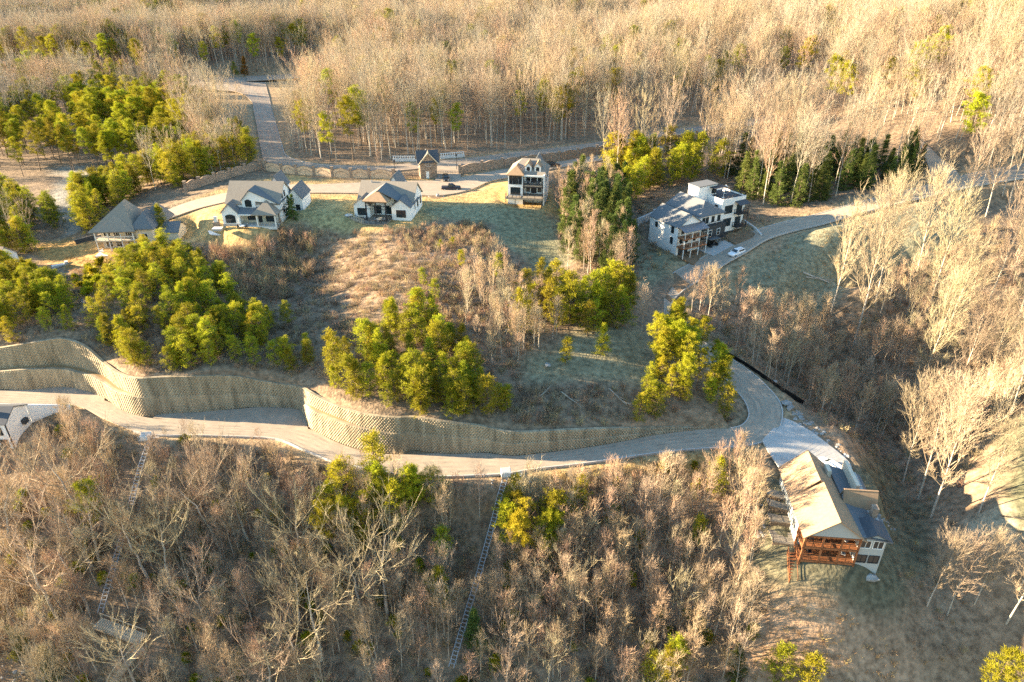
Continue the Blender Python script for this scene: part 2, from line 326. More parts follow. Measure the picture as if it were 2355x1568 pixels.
def thing(name, label, cat, loc=(0,0,0), rot=0, group=None):
    o = link(bpy.data.objects.new(name, None)); o.location = loc; o.rotation_euler = (0,0,R(rot)); o.empty_display_size = .5
    return tag(o, label, cat, group)
class MB:
    def __init__(s): s.v = []; s.f = []
    def add(s, V, Fc): n = len(s.v); s.v += [tuple(map(float, p)) for p in V]; s.f += [tuple(i+n for i in f) for f in Fc]; return s
    def box(s, x0,x1,y0,y1,z0,z1):
        return s.add([(x0,y0,z0),(x1,y0,z0),(x1,y1,z0),(x0,y1,z0),(x0,y0,z1),(x1,y0,z1),(x1,y1,z1),(x0,y1,z1)], [(3,2,1,0),(4,5,6,7),(0,1,5,4),(1,2,6,5),(2,3,7,6),(3,0,4,7)])
    def bar(s, a, b, w=.1, h=None):                 # a square bar between two points
        a, b = np.array(a, float), np.array(b, float); d = b-a; L = np.linalg.norm(d)
        if L < 1e-6: return s
        d /= L; up = np.array([0,0,1.]) if abs(d[2]) < .95 else np.array([1.,0,0]); sx = np.cross(d, up); sx /= np.linalg.norm(sx); sz = np.cross(sx, d); h = h or w
        P = [p + sx*i*w/2 + sz*j*h/2 for p in (a,b) for i,j in ((-1,-1),(1,-1),(1,1),(-1,1))]
        return s.add(P, [(3,2,1,0),(4,5,6,7),(0,1,5,4),(1,2,6,5),(2,3,7,6),(3,0,4,7)])
    def cyl(s, a, b, r, n=12, r2=None):
        a, b = np.array(a, float), np.array(b, float); d = b-a; d /= np.linalg.norm(d); up = np.array([0,0,1.]) if abs(d[2]) < .95 else np.array([1.,0,0]); u = np.cross(d, up); u /= np.linalg.norm(u); q = np.cross(d, u); r2 = r if r2 is None else r2
        P = [p + rr*(math.cos(2*math.pi*i/n)*u + math.sin(2*math.pi*i/n)*q) for p, rr in ((a,r),(b,r2)) for i in range(n)]
        return s.add(P, [tuple(range(n))[::-1], tuple(range(n,2*n))] + [(i,(i+1)%n,n+(i+1)%n,n+i) for i in range(n)])
    def prism(s, poly, t):                          # polygon (3-D, planar) thickened along its normal
        P = [np.array(p, float) for p in poly]; n = np.cross(P[1]-P[0], P[2]-P[0]); n /= np.linalg.norm(n); k = len(P)
        if n[2] < -1e-6: P = P[::-1]; n = -n
        return s.add(P + [p - n*t for p in P], [tuple(range(k)), tuple(range(2*k-1,k-1,-1))] + [(i,k+i,k+(i+1)%k,(i+1)%k) for i in range(k)])
    def build(s, name, m, parent=None, kind=None, smooth=False): return mesh_obj(name, s.v, s.f, m, parent, smooth, kind)
def copy_tree(o, parent=None):
    c = o.copy(); COL.objects.link(c); c.parent = parent
    for ch in list(o.children): copy_tree(ch, c)
    return c

# ---------------------------------------------------------------- ground cover colours by zone (regions given on the ground)
def poly_in(px, py, poly):
    c = np.zeros(px.shape, bool); n = len(poly); j = n-1
    for i in range(n):
        xi, yi = poly[i]; xj, yj = poly[j]
        with np.errstate(divide='ignore', invalid='ignore'):
            m = ((yi > py) != (yj > py)) & (px < (xj-xi)*(py-yi)/(yj-yi+1e-12)+xi)
        c ^= m; j = i
    return c
Z = dict(
 lawn=[(330,520),(440,455),(560,420),(640,405),(780,415),(960,410),(1160,395),(1180,385),(1240,385),(1290,430),(1260,520),(1300,600),(1260,640),(1200,590),(1130,510),(1000,500),(960,530),(800,530),(660,520),(560,560),(470,560),(400,545)],
 lawn_green=[(640,470),(820,465),(820,530),(660,520)], 
 slope_grass=[(980,470),(1120,470),(1250,480),(1290,560),(1310,620),(1240,640),(1160,570),(1100,510),(980,500)],
 yellow=[(50,560),(180,545),(230,560),(300,570),(330,600),(250,620),(150,610),(80,610)],
 patch=[(1190,830),(1330,740),(1440,740),(1500,790),(1500,880),(1200,890)],
 rightgrass=[(1560,700),(1640,620),(1760,560),(1900,520),(2040,490),(2100,470),(2200,480),(2230,540),(2100,620),(1900,660),(1850,740),(1750,700),(1650,690)],
 town_grass=[(1470,560),(1590,600),(1500,660),(1450,680),(1460,600)],
 fargrass=[(2300,960),(2500,900),(2500,1330),(2290,1190)],
 fargrass2=[(2210,1190),(2330,1170),(2330,1250),(2240,1260)],
 goldstrip=[(1180,1090),(1320,1070),(1500,1045),(1740,1030),(1760,1060),(1600,1090),(1420,1090),(1250,1120)],
 house_slope=[(2020,1030),(2100,1150),(2150,1300),(2060,1420),(1800,1360),(1740,1500),(1700,1300),(1745,1100)],
 lowslope=[(1780,1360),(1900,1370),(2130,1520),(2150,1600),(1700,1600),(1740,1450)],
 basin=[(130,385),(300,385),(300,420),(210,450),(190,520),(150,560),(120,470)],
 mound=[(950,590),(1080,585),(1110,600),(1000,605),(920,600)],
)
ZC = dict(lawn=(.40,.27,.115), lawn_green=(.32,.26,.12), slope_grass=(.22,.205,.12), yellow=(.36,.22,.08), patch=(.235,.205,.125), rightgrass=(.20,.19,.125), town_grass=(.2,.19,.12), fargrass=(.10,.10,.06), fargrass2=(.28,.25,.18),  # fargrass: sunlit ground, its wanted shade is put into a darker colour
 goldstrip=(.40,.25,.085), house_slope=(.12,.11,.07), lowslope=(.30,.20,.125), basin=(.25,.23,.19), mound=(.42,.30,.20))
def zone_of(X, Y, Zz):
    q = proj(np.stack([X+(fbm(X, Y, 5)-.5)*7+(fbm(X, Y, 17)-.5)*9, Y+(fbm(X+50, Y, 5)-.5)*7+(fbm(X+90, Y, 17)-.5)*9, Zz], 1)); return {k: poly_in(q[:,0], q[:,1], p) for k, p in Z.items()}
# ---------------------------------------------------------------- terrain mesh
def graded(lo, hi, s, end, grow=1.09, sign=1):
    out = []; x = hi if sign > 0 else lo
    while abs(x) < abs(end): s *= grow; x += sign*s; out.append(x)
    return out
gx = np.array(graded(-150,0,1.1,-2600,sign=-1)[::-1] + list(np.arange(-150,150.1,1.1)) + graded(0,150,1.1,2600))
ys = list(np.arange(34, 262, 1.1)); 
gy = np.array(graded(34,0,1.5,-500,sign=-1)[::-1] + ys + graded(0,262,1.1,3400,grow=1.05))
gy.sort()
GX, GY = np.meshgrid(gx, gy, indexing='ij')
j0 = int(np.argmin(np.abs(gy - 108)))
yw = wall_back(gx); 
for i in range(len(gx)):                             # bend the grid so that one row pair follows the back of the wall
    a = yw[i] - .16; b = yw[i] - .10
    off = a - gy[j0]; dd = np.abs(gy - gy[j0]); fall = np.clip(1 - dd/60, 0, 1); fall = fall*fall*(3-2*fall)
    GY[i] = gy + off*fall
    if gx[i] < WALL_END + 6: GY[i, j0+1] = max(b, GY[i, j0] + .05)
# pads are needed before the height field is sampled
# ---------------------------------------------------------------- level ground under the houses (x, y, radius, height)
PADS += [(-101,174,6,32.6),(-90,176,5,34.5),(-69,180,9,38.6),(-60,186,4,39.2),(-33,180,9,39.2),(-26.3,213,4,40),(4.5,193,6,38.6),(43,171,6,34.2),(49,177,6,34.8),(55,183,6,35.6),(51,88,5,25.4),(47.5,77,4,23.0),(-95,106,5,23.2),(-132,168,6,29.5)]
# ---------------------------------------------------------------- terrain object
GZ = height(GX.ravel(), GY.ravel()).reshape(GX.shape)
def make_ground():
    nx, ny = GX.shape; V = np.stack([GX, GY, GZ], -1).reshape(-1,3)
    i, j = np.meshgrid(np.arange(nx-1), np.arange(ny-1), indexing='ij'); a = (i*ny+j).ravel()
    me = np_mesh('terrain', V, np.stack([a, a+ny, a+ny+1, a+1], 1), ['ground'], smooth=True)
    z = zone_of(V[:,0], V[:,1], V[:,2]); X, Y = V[:,0], V[:,1]
    base = np.array([.18,.135,.09]); leaf = np.array([.28,.19,.12]); grey = np.array([.15,.12,.09])
    n = fbm(X, Y, 22)[:,None]; C = base*(1-n)+leaf*n; n2 = np.clip(fbm(X+200, Y, 14)*2-.9, 0, 1)[:,None]; C = C*(1-.6*n2)+grey*.6*n2
    for k, c in ZC.items(): C[z[k]] = np.array(c)*(0.85+.3*fbm(X[z[k]], Y[z[k]], 6))[:,None]
    for nme in ('LOWER', 'FAR', 'DRIVE', 'TEE'):
        E = road_all[nme]; m = (X > E[:,[0,3]].min()-5) & (X < E[:,[0,3]].max()+5) & (Y > E[:,[1,4]].min()-5) & (Y < E[:,[1,4]].max()+5); m &= ~((X < WALL_END) & (Y > wall_back(X)-.3)) if nme == 'LOWER' else np.ones(len(X), bool)
        d, _ = near_ribbon(X[m], Y[m], E); q = np.clip(1-(d-.8)/2.2, 0, 1)*np.clip(fbm(X[m], Y[m], 4)*2.2-.3, 0, 1); C[m] = C[m]*(1-q[:,None])+np.array([.36,.255,.145])*q[:,None]
    # soften zone borders on the grid
    C3 = C.reshape(nx, ny, 3)
    for _ in range(2): C3[1:-1,1:-1] = (C3[1:-1,1:-1]*2+C3[2:,1:-1]+C3[:-2,1:-1]+C3[1:-1,2:]+C3[1:-1,:-2])/6
    at_ = me.color_attributes.new('cover', 'FLOAT_COLOR', 'POINT'); at_.data.foreach_set('color', np.concatenate([C3.reshape(-1,3), np.ones((len(V),1))], 1).astype(np.float32).ravel())
    o = link(bpy.data.objects.new('terrain', me)); o['kind'] = 'structure'; return o
make_ground()
# fast height look-up on a raster
RX = np.arange(-260, 260.1, 1.0); RY = np.arange(30, 620.1, 1.0)
_gx, _gy = np.meshgrid(RX, RY, indexing='ij'); RZ = height(_gx.ravel(), _gy.ravel()).reshape(_gx.shape)
def zq(X, Y):
    X = np.atleast_1d(np.asarray(X, float)); Y = np.atleast_1d(np.asarray(Y, float))
    fx = np.clip((X-RX[0]), 0, len(RX)-1.001); fy = np.clip((Y-RY[0]), 0, len(RY)-1.001); i = fx.astype(int); j = fy.astype(int); u = fx-i; v = fy-j
    return (RZ[i,j]*(1-u)+RZ[i+1,j]*u)*(1-v)+(RZ[i,j+1]*(1-u)+RZ[i+1,j+1]*u)*v
def z1(x, y): return float(zq(x, y)[0])
def hit(vx, vy):                                     # where the ray through a picture point meets the ground
    d = ray(vx, vy); t = np.arange(40, 900, .5); P = d[None]*t[:,None]; g = zq(P[:,0], P[:,1]); below = CAMZ + P[:,2] < g
    k = int(np.argmax(below)) if below.any() else len(t)-1
    return np.array([P[k,0], P[k,1], float(g[k])])

# ---------------------------------------------------------------- roads
def ribbon(name, E, m, z=.0, a=0., b=1., thick=.25, kind='structure', uv=False):
    A = E[:,:3]+(E[:,3:]-E[:,:3])*a; B = E[:,:3]+(E[:,3:]-E[:,:3])*b; n = len(E)
    V = np.concatenate([A+[0,0,z], B+[0,0,z], B+[0,0,z-thick], A+[0,0,z-thick]]); q = []
    for i in range(n-1):
        for s in range(4): t = (s+1)%4; q.append((s*n+i, t*n+i, t*n+i+1, s*n+i+1))
    q += [(0,3*n,2*n,n),(n-1,2*n-1,3*n-1,4*n-1)]
    me = bpy.data.meshes.new(name); me.from_pydata([tuple(v) for v in V], [], q); me.materials.append(M[m]); me.update()
    bm = bmesh.new(); bm.from_mesh(me); bmesh.ops.recalc_face_normals(bm, faces=bm.faces); bm.to_mesh(me); bm.free()
    o = link(bpy.data.objects.new(name, me)); o['kind'] = kind; return o
def curb(E, side, name='kerb', w=.22, h=.13):
    P = E[:,:3] if side < 0 else E[:,3:]; Q = E[:,3:] if side < 0 else E[:,:3]
    d = (P-Q); d[:,2] = 0; d /= np.linalg.norm(d, axis=1)[:,None]+1e-9
    E2 = np.concatenate([P+d*.01, P+d*(w+.01)], 1); return ribbon(name, E2, 'concrete', z=h, thick=h+.3)
RE = road_all
ribbon('road', RE['LOWER'], 'asphalt', .02)
curb(RE['LOWER'][30:85], 1); curb(RE['LOWER'][85:130], 1); curb(RE['LOWER'][130:], 1); curb(RE['LOWER'][120:], -1)
ribbon('road', RE['FAR'], 'asphalt_far', .02); ribbon('road', RE['TEE'], 'asphalt_far', .024); ribbon('road', RE['SPUR'], 'asphalt', .03)
curb(RE['FAR'][20:75], -1)
ribbon('road', RE['DRIVE'], 'concrete_road', .02); ribbon('road', RE['ENTRY'], 'concrete_road', .028)
ribbon('pavement', RE['POCKET'], 'asphalt', .012); ribbon('pavement', RE['POCKET2'], 'asphalt', .012); ribbon('driveway', RE['GDRIVE'], 'concrete', .024)
for nm_, a_, b_ in (('LOWER',.16,.27),('LOWER',.37,.46),('LOWER',.58,.66),('LOWER',.78,.87),('FAR',.2,.32),('FAR',.62,.74)): ribbon('tyre_track', RE[nm_], 'asphalt_worn', .025, a=a_, b=b_, thick=.1)
# two excavated stretches of brown soil across the upper road
for (a, b) in (((1546,632,34),(1578,664,0)), ((1513,655,0),(1538,692,0))):
    pass
def patch(name, poly, m, z, thick=.1, n=3):
    P = [at(x, y, zz)+np.array([0,0,z]) for x, y, zz in poly]
    return MB().prism(P, thick).build(name, m, kind='structure')
# ---------------------------------------------------------------- retaining wall: separate face blocks in running bond
def build_wall():
    T = thing('retaining_wall', 'long stepped retaining wall of tan concrete blocks above the lower road', 'retaining wall', (WX[0], WD['y0'][0], 24))
    T.location = (0,0,0)
    Vs, Fs, cap_v, cap_f = [], [], [], []
    def tier(y_bot, z_bot, z_top, batter, thick_to, name_top):
        bh, bl = .34, .52
        # path length along the foot
        X = WX; Y = y_bot; s = np.concatenate([[0], np.cumsum(np.hypot(np.diff(X), np.diff(Y)))])
        H = np.maximum(z_top-z_bot, 0); courses = int(H.max()/bh)+1
        vv, ff = [], []
        for c in range(courses):
            off = (c % 2)*bl/2
            st = np.arange(off, s[-1]-bl, bl)
            xa = np.interp(st+.02, s, X); xb = np.interp(st+bl-.02, s, X); ya = np.interp(st+.02, s, Y); yb = np.interp(st+bl-.02, s, Y)
            xm = .5*(xa+xb); zb = np.interp(xm, X, z_bot); zt = np.interp(xm, X, z_top)
            z0_ = zb + c*bh; ok = (z0_ < zt - .12)
            ok &= (xa > -125)
            if not ok.any(): continue
            xa, xb, ya, yb, z0_, zt = xa[ok], xb[ok], ya[ok], yb[ok], z0_[ok], zt[ok]
            dx, dy = xb-xa, yb-ya; L = np.hypot(dx, dy)+1e-6; nx, ny = dy/L, -dx/L      # outward (towards the road)
            frac = batter*(c/ max(courses,1)); proud = rng.uniform(0, .07, len(xa)) + .02
            h1 = np.minimum(z0_+bh-.055, zt)
            for k in range(len(xa)):
                ix, iy = -nx[k]*frac, -ny[k]*frac; px, py = nx[k]*proud[k], ny[k]*proud[k]; m = .10
                A = (xa[k]+ix, ya[k]+iy); B = (xb[k]+ix, yb[k]+iy); t = m/max(L[k], .2)
                A2 = (A[0]+(B[0]-A[0])*t+nx[k]*(proud[k]+.10), A[1]+(B[1]-A[1])*t+ny[k]*(proud[k]+.10)); B2 = (B[0]-(B[0]-A[0])*t+nx[k]*(proud[k]+.10), B[1]-(B[1]-A[1])*t+ny[k]*(proud[k]+.10))
                n0 = len(vv); a, b = z0_[k], h1[k]
                vv += [(A[0],A[1],a),(B[0],B[1],a),(B[0],B[1],b),(A[0],A[1],b),(A2[0],A2[1],a+.05),(B2[0],B2[1],a+.05),(B2[0],B2[1],b-.05),(A2[0],A2[1],b-.05)]
                ff += [(n0+4,n0+5,n0+6,n0+7),(n0,n0+1,n0+5,n0+4),(n0+1,n0+2,n0+6,n0+5),(n0+2,n0+3,n0+7,n0+6),(n0+3,n0,n0+4,n0+7)]
        me = np_mesh('facing_blocks', vv, ff, ['block'])
        o = link(bpy.data.objects.new('facing_blocks', me), T); o['kind'] = 'stuff'
        # solid core behind the blocks and a cap course on top
        n = len(X); d = np.gradient(np.stack([X, Y], 1), axis=0); d /= np.linalg.norm(d, axis=1)[:,None]; nrm = np.stack([d[:,1], -d[:,0]], 1)
        f0 = np.stack([X, Y], 1) - nrm*.03; f1 = f0 - nrm*batter*np.clip(H/8.0,0,1)[:,None]
        V = np.concatenate([np.c_[f0, z_bot-.6], np.c_[f1, z_top-.02], np.c_[X, thick_to, z_top-.02], np.c_[X, thick_to, z_bot-.6]]); F_ = []
        for i in range(n-1):
            if H[i] < .25 and H[i+1] < .25: continue
            for q in range(4): r = (q+1)%4; F_.append((q*n+i, q*n+i+1, r*n+i+1, r*n+i))
        mesh_obj('core', V, F_, 'block', T)
        return nrm, f1
    tier(WD['y0'], WD['z0'], WD['z1'], BAT, np.maximum(WD['y2']+.3, WD['y0']+.8), 'lower')
    led = WD['y2']-WD['y0']
    tier(WD['y2']+.0, WD['z1']-.05, WD['z3'], BAT, wall_back(WX)+.15, 'upper')
    # ledge of soil between the tiers
    n = len(WX); V = np.concatenate([np.c_[WX, WD['y0']+BAT+.5, WD['z1']+.02], np.c_[WX, np.maximum(WD['y2']+.25, WD['y0']+BAT+.55), WD['z1']+.08]]); 
    mesh_obj('ledge', V, [(i, i+1, n+i+1, n+i) for i in range(n-1) if led[i] > BAT+.6], 'straw', T)
    # cap stones
    m = MB(); s = np.concatenate([[0], np.cumsum(np.hypot(np.diff(WX), np.diff(WD['y2'])))])
    for st in np.arange(0, s[-1]-1.2, 1.2):
        xa, xb = np.interp(st+.02, s, WX), np.interp(st+1.18, s, WX)
        if xa < -125: continue
        ya, yb = wall_back(xa)-.25, wall_back(xb)-.25; za, zb = np.interp(xa, WX, WD['z3']), np.interp(xb, WX, WD['z3'])
        if za - np.interp(xa, WX, WD['z0']) < .6: continue
        m.bar((xa, ya, za+.05), (xb, yb, zb+.05), .55, .12)
    m.build('cap_course', 'block', T, kind='stuff')
    return T
wall_thing = build_wall()
# ---------------------------------------------------------------- trees: stems, limbs, twigs and needle tufts as real geometry
def nrm(a): return a/(np.linalg.norm(a, axis=-1, keepdims=True)+1e-9)
class TG:
    def __init__(s): s.V = []; s.T = []; s.n = 0
    def _add(s, V, T): s.V.append(V); s.T.append(T+s.n); s.n += len(V)
    def tubes(s, A, B, ra, rb, k=3):
        A, B = np.atleast_2d(A), np.atleast_2d(B); n = len(A); d = nrm(B-A); up = np.where(np.abs(d[:,2:3]) < .9, [[0,0,1.]], [[1.,0,0]]); u = nrm(np.cross(d, up)); q = np.cross(d, u)
        a = np.arange(k)*2*np.pi/k; c = np.cos(a)[None,:,None]*u[:,None] + np.sin(a)[None,:,None]*q[:,None]
        ra = np.broadcast_to(ra, (n,))[:,None,None]; rb = np.broadcast_to(rb, (n,))[:,None,None]
        V = np.concatenate([A[:,None]+c*ra, B[:,None]+c*rb], 1).reshape(-1,3)
        i = np.arange(k); j = (i+1)%k; base = np.arange(n)[:,None]*2*k
        T = np.stack([np.stack([base+i, base+j, base+k+j], -1), np.stack([base+i, base+k+j, base+k+i], -1)], 1).reshape(-1,3); s._add(V, T)
    def blades(s, P, Q, w):
        d = nrm(Q-P); r = nrm(np.cross(d, rng.normal(size=P.shape))); w = np.broadcast_to(w, (len(P),))[:,None]/2
        V = np.stack([P-r*w, P+r*w, Q], 1).reshape(-1,3); s._add(V, np.arange(len(V)).reshape(-1,3))
    def data(s): return np.concatenate(s.V), np.concatenate(s.T)
def prof_round(f): return np.sin(np.clip((f)*math.pi*.93+.2, 0, math.pi))**.6
def prof_cone(f): return (1-f)**.8*.95+.08
def bare_tree(h, cr, base, n1, n2, n3, elev, r0, twl=1.0, tww=.05, lean=.03, prof=prof_round, fork=0):
    st = TG(); cw = TG(); k = 7
    zz = np.linspace(0, 1, k+1); P = np.stack([np.cumsum(rng.normal(0, lean, k+1))*h*zz*.6, np.cumsum(rng.normal(0, lean, k+1))*h*zz*.6, zz*h*.97], 1); P[0,:2] = 0; P[0,2] = -.6
    rad = r0*(1-zz*.9); st.tubes(P[:-1], P[1:], rad[:-1], rad[1:], 5)
    f = base + (1-base)*np.linspace(0.02, .98, n1); az_ = np.arange(n1)*2.4+rng.uniform(0, 6.3); fr = (f-base)/(1-base)
    S0 = np.stack([np.interp(f, zz, P[:,i]) for i in range(3)], 1)
    L = cr*prof(fr)*rng.uniform(.8, 1.25, n1) + .3; e = R(elev)+rng.normal(0,.12,n1)+fr*.35
    d = np.stack([np.cos(az_)*np.cos(e), np.sin(az_)*np.cos(e), np.sin(e)], 1)
    if fork: L[:fork] *= 1.5; d[:fork,2] += .3; d = nrm(d)
    r1 = np.interp(f, zz, rad)*.55; cur = S0; pts_ = [S0]; ls = L/np.maximum(np.cos(e), .35)
    for q in range(3):
        nx = cur + d*(ls/3)[:,None]; cw.tubes(cur, nx, r1*(1-.28*q), r1*(1-.28*(q+1)), 3); cur = nx; pts_.append(nx); d = nrm(d+np.array([0,0,.22])+rng.normal(0,.16,d.shape))
    PT = np.stack(pts_, 1)                          # limb points (n1,4,3)
    t = rng.uniform(.2, 1, (n1, n2)); ti = np.clip((t*3).astype(int), 0, 2); tf = (t*3-ti)[...,None]; idx = np.arange(n1)[:,None]
    A = PT[idx,ti]*(1-tf)+PT[idx,ti+1]*tf; ld = nrm(PT[:,-1]-PT[:,0])[:,None]; sd_ = nrm(ld*.9+rng.normal(0,.36,A.shape)+[0,0,.3]); sl = (ls[:,None]*.42*(1.25-t*.7)*rng.uniform(.6,1.2,t.shape))[...,None]
    B = A+sd_*sl; A2, B2 = A.reshape(-1,3), B.reshape(-1,3); cw.tubes(A2, B2, np.repeat(r1, n2)*.45, .015, 3)
    sdr = sd_.reshape(-1,3); m = len(A2)
    t3 = rng.uniform(.15, 1, (m, n3))[...,None]; a3 = A2[:,None]*(1-t3)+B2[:,None]*t3; d3 = nrm(sdr[:,None]*.95+rng.normal(0,.3,a3.shape)+[0,0,.3]); l3 = twl*rng.uniform(.5,1.25,(m,n3))[...,None]
    b3 = a3+d3*l3; cw.blades(a3.reshape(-1,3), b3.reshape(-1,3), tww)
    t4 = rng.uniform(.2,.8,(m,n3))[...,None]; a4 = a3*(1-t4)+b3*t4; d4 = nrm(d3+rng.normal(0,.38,a3.shape)); cw.blades(a4.reshape(-1,3), (a4+d4*l3*.55).reshape(-1,3), tww*.8)
    return st.data(), cw.data()
def pine_tree(h, cr, base, nb, per, r0, conical=True, tuft=.42, tl=.42, gap=.15, tw=.13, droop=0.):
    st = TG(); cw = TG(); k = 6; zz = np.linspace(0,1,k+1); P = np.stack([np.cumsum(rng.normal(0,.012,k+1))*h*zz, np.cumsum(rng.normal(0,.012,k+1))*h*zz, zz*h*.98], 1); P[0] = (0,0,-.5)
    rad = r0*(1-zz*.92); st.tubes(P[:-1], P[1:], rad[:-1], rad[1:], 5)
    f = base+(1-base)*rng.uniform(0,1,nb)**(1.25 if conical else .9); fr = (f-base)/(1-base); az_ = rng.uniform(0, 6.283, nb)
    pr = (1-fr)**.75+.06 if conical else np.sin(np.clip(fr*2.5+.45,0,math.pi))**.7
    L = cr*pr*rng.uniform(.55,1.15,nb); S0 = np.stack([np.interp(f, zz, P[:,i]) for i in range(3)], 1); e = rng.normal(.18-droop,.2,nb)+fr*.5
    d = np.stack([np.cos(az_)*np.cos(e), np.sin(az_)*np.cos(e), np.sin(e)],1); E_ = S0+d*L[:,None]; st.tubes(S0, E_, .04, .012, 3)
    # tufts along the outer part of each branch
    nt_ = 3; t = rng.uniform(.45,1.05,(nb,nt_)); keep = rng.random((nb,nt_)) > gap; C = S0[:,None]*(1-t[...,None])+E_[:,None]*t[...,None]+rng.normal(0,.12*cr/2,(nb,nt_,3)); C = C[keep]
    C = np.concatenate([C, np.array([[0,0,h*.97],[0,0,h*.92],[.1,0,h*.87]])+[P[-1,0],P[-1,1],0]]); n = len(C)
    o = rng.normal(size=(n,per,3)); o = nrm(o)*rng.uniform(.05,1,(n,per,1))**.6*tuft*rng.uniform(.7,1.3,(n,1,1)); o[...,2] *= .65
    A = C[:,None]+o; dd = nrm(o+rng.normal(0,.15,o.shape)*tuft+[0,0,.22*tuft]); cw.blades(A.reshape(-1,3), (A+dd*tl*rng.uniform(.6,1.3,(n,per,1))).reshape(-1,3), tw)
    return st.data(), cw.data()
def shrub(r, h, n, tall=.6, w=.05):
    g = TG(); ns = max(n//9, 4); a = rng.uniform(0,6.283,ns); rr = np.sqrt(rng.uniform(0,1,ns))*r; A = np.stack([rr*np.cos(a)*.5, rr*np.sin(a)*.5, np.full(ns,-.2)],1)
    B = np.stack([rr*np.cos(a)+rng.normal(0,.15*r,ns), rr*np.sin(a)+rng.normal(0,.15*r,ns), h*rng.uniform(tall,1,ns)],1); g.blades(A, B, w*1.6)
    t = rng.uniform(.3,1,(ns,8))[...,None]; P = A[:,None]*(1-t)+B[:,None]*t; d = nrm(nrm(B-A)[:,None]*.6+rng.normal(0,.55,P.shape)+[0,0,.25]); g.blades(P.reshape(-1,3), (P+d*h*.33*rng.uniform(.5,1.2,(ns,8,1))).reshape(-1,3), w)
    return g.data()
MODELS = {}                                          # kind -> list of (height, trunk mesh, crown mesh, joined mesh)
def model(kind, name_t, name_c, hgt, data, m1, m2):
    (v1, t1), (v2, t2) = data
    a = np_mesh(name_t, v1, t1, [m1]); b = np_mesh(name_c, v2, t2, [m2])
    j = np_mesh(kind+'_joined', np.concatenate([v1, v2]), np.concatenate([t1, t2+len(v1)]), [m1, m2], mi=[0]*len(t1)+[1]*len(t2))
    MODELS.setdefault(kind, []).append((hgt, a, b, j))
for i in range(6): model('bare_tree', 'trunk', 'crown', 18, bare_tree(18, rng.uniform(3.6,4.8), rng.uniform(.38,.5), 17, 7, 6, 54, .18, 1.5, .036, .02), 'bark_pale', ('twig_tan', 'twig_grey', 'twig_pink')[i % 3])
for i in range(3): model('spreading_tree', 'trunk', 'crown', 15, bare_tree(15, rng.uniform(6,7.5), .28, 15, 8, 7, 30, .34, 1.3, .034, .05, fork=5), 'bark_pale', 'twig_tan')
for i in range(3): model('tall_tree', 'trunk', 'crown', 30, bare_tree(30, rng.uniform(4.6,5.6), rng.uniform(.24,.32), 36, 10, 8, 54, .26, 1.8, .042, .014), 'bark_pale', 'twig_tan')
for i in range(5): model('sapling', 'trunk', 'crown', 9, bare_tree(9, rng.uniform(1.3,1.9), rng.uniform(.12,.24), 20, 4, 5, 60, .085, 1.1, .028, .018, prof=prof_cone), 'bark_pale', 'twig_tan' if i % 2 else 'twig_pink')
for i in range(6): model('young_pine', 'trunk', 'crown', 7, pine_tree(7, rng.uniform(1.7,2.3), rng.uniform(.06,.16), 95, 14, .10, i % 3 == 0, .32, .32, tw=.08, gap=.25), 'bark_pine', 'needles')
for i in range(4): model('pine_tree', 'trunk', 'crown', 17, pine_tree(17, rng.uniform(3.0,3.8), rng.uniform(.32,.45), 72, 26, .2, False, .52, .55, tw=.12, gap=.2), 'bark_pine', 'needles')
for i in range(3): model('cedar_tree', 'trunk', 'crown', 9, pine_tree(9, 1.9, .03, 110, 15, .14, True, .32, .36, .1, tw=.09, droop=.1), 'bark_pine', 'needles_dark')
model('rust_cedar', 'trunk', 'crown', 9, pine_tree(9, 2.0, .03, 90, 20, .14, True, .38, .42, .05), 'bark_pine', 'needles_rust')
def shr(kind, hgt, data, m): v, t = data; j = np_mesh(kind+'_plant', v, t, [m]); MODELS.setdefault(kind, []).append((hgt, None, None, j))
for i in range(4): shr('brush', 1.6, shrub(1.1, 1.6, 170), 'brush'); shr('brush', 1.3, shrub(1.2, 1.3, 150), 'brush_grey')
for i in range(3): shr('reed', 2.6, shrub(.8, 2.6, 150, .75, .04), 'brush')
for i in range(3): shr('straw', .7, shrub(.9, .6, 110, .7, .05), 'straw')
for i in range(2): shr('evergreen_shrub', 1.2, (lambda d: d[1])(pine_tree(1.2, .9, .05, 22, 16, .03, True, .3, .3)), 'needles')

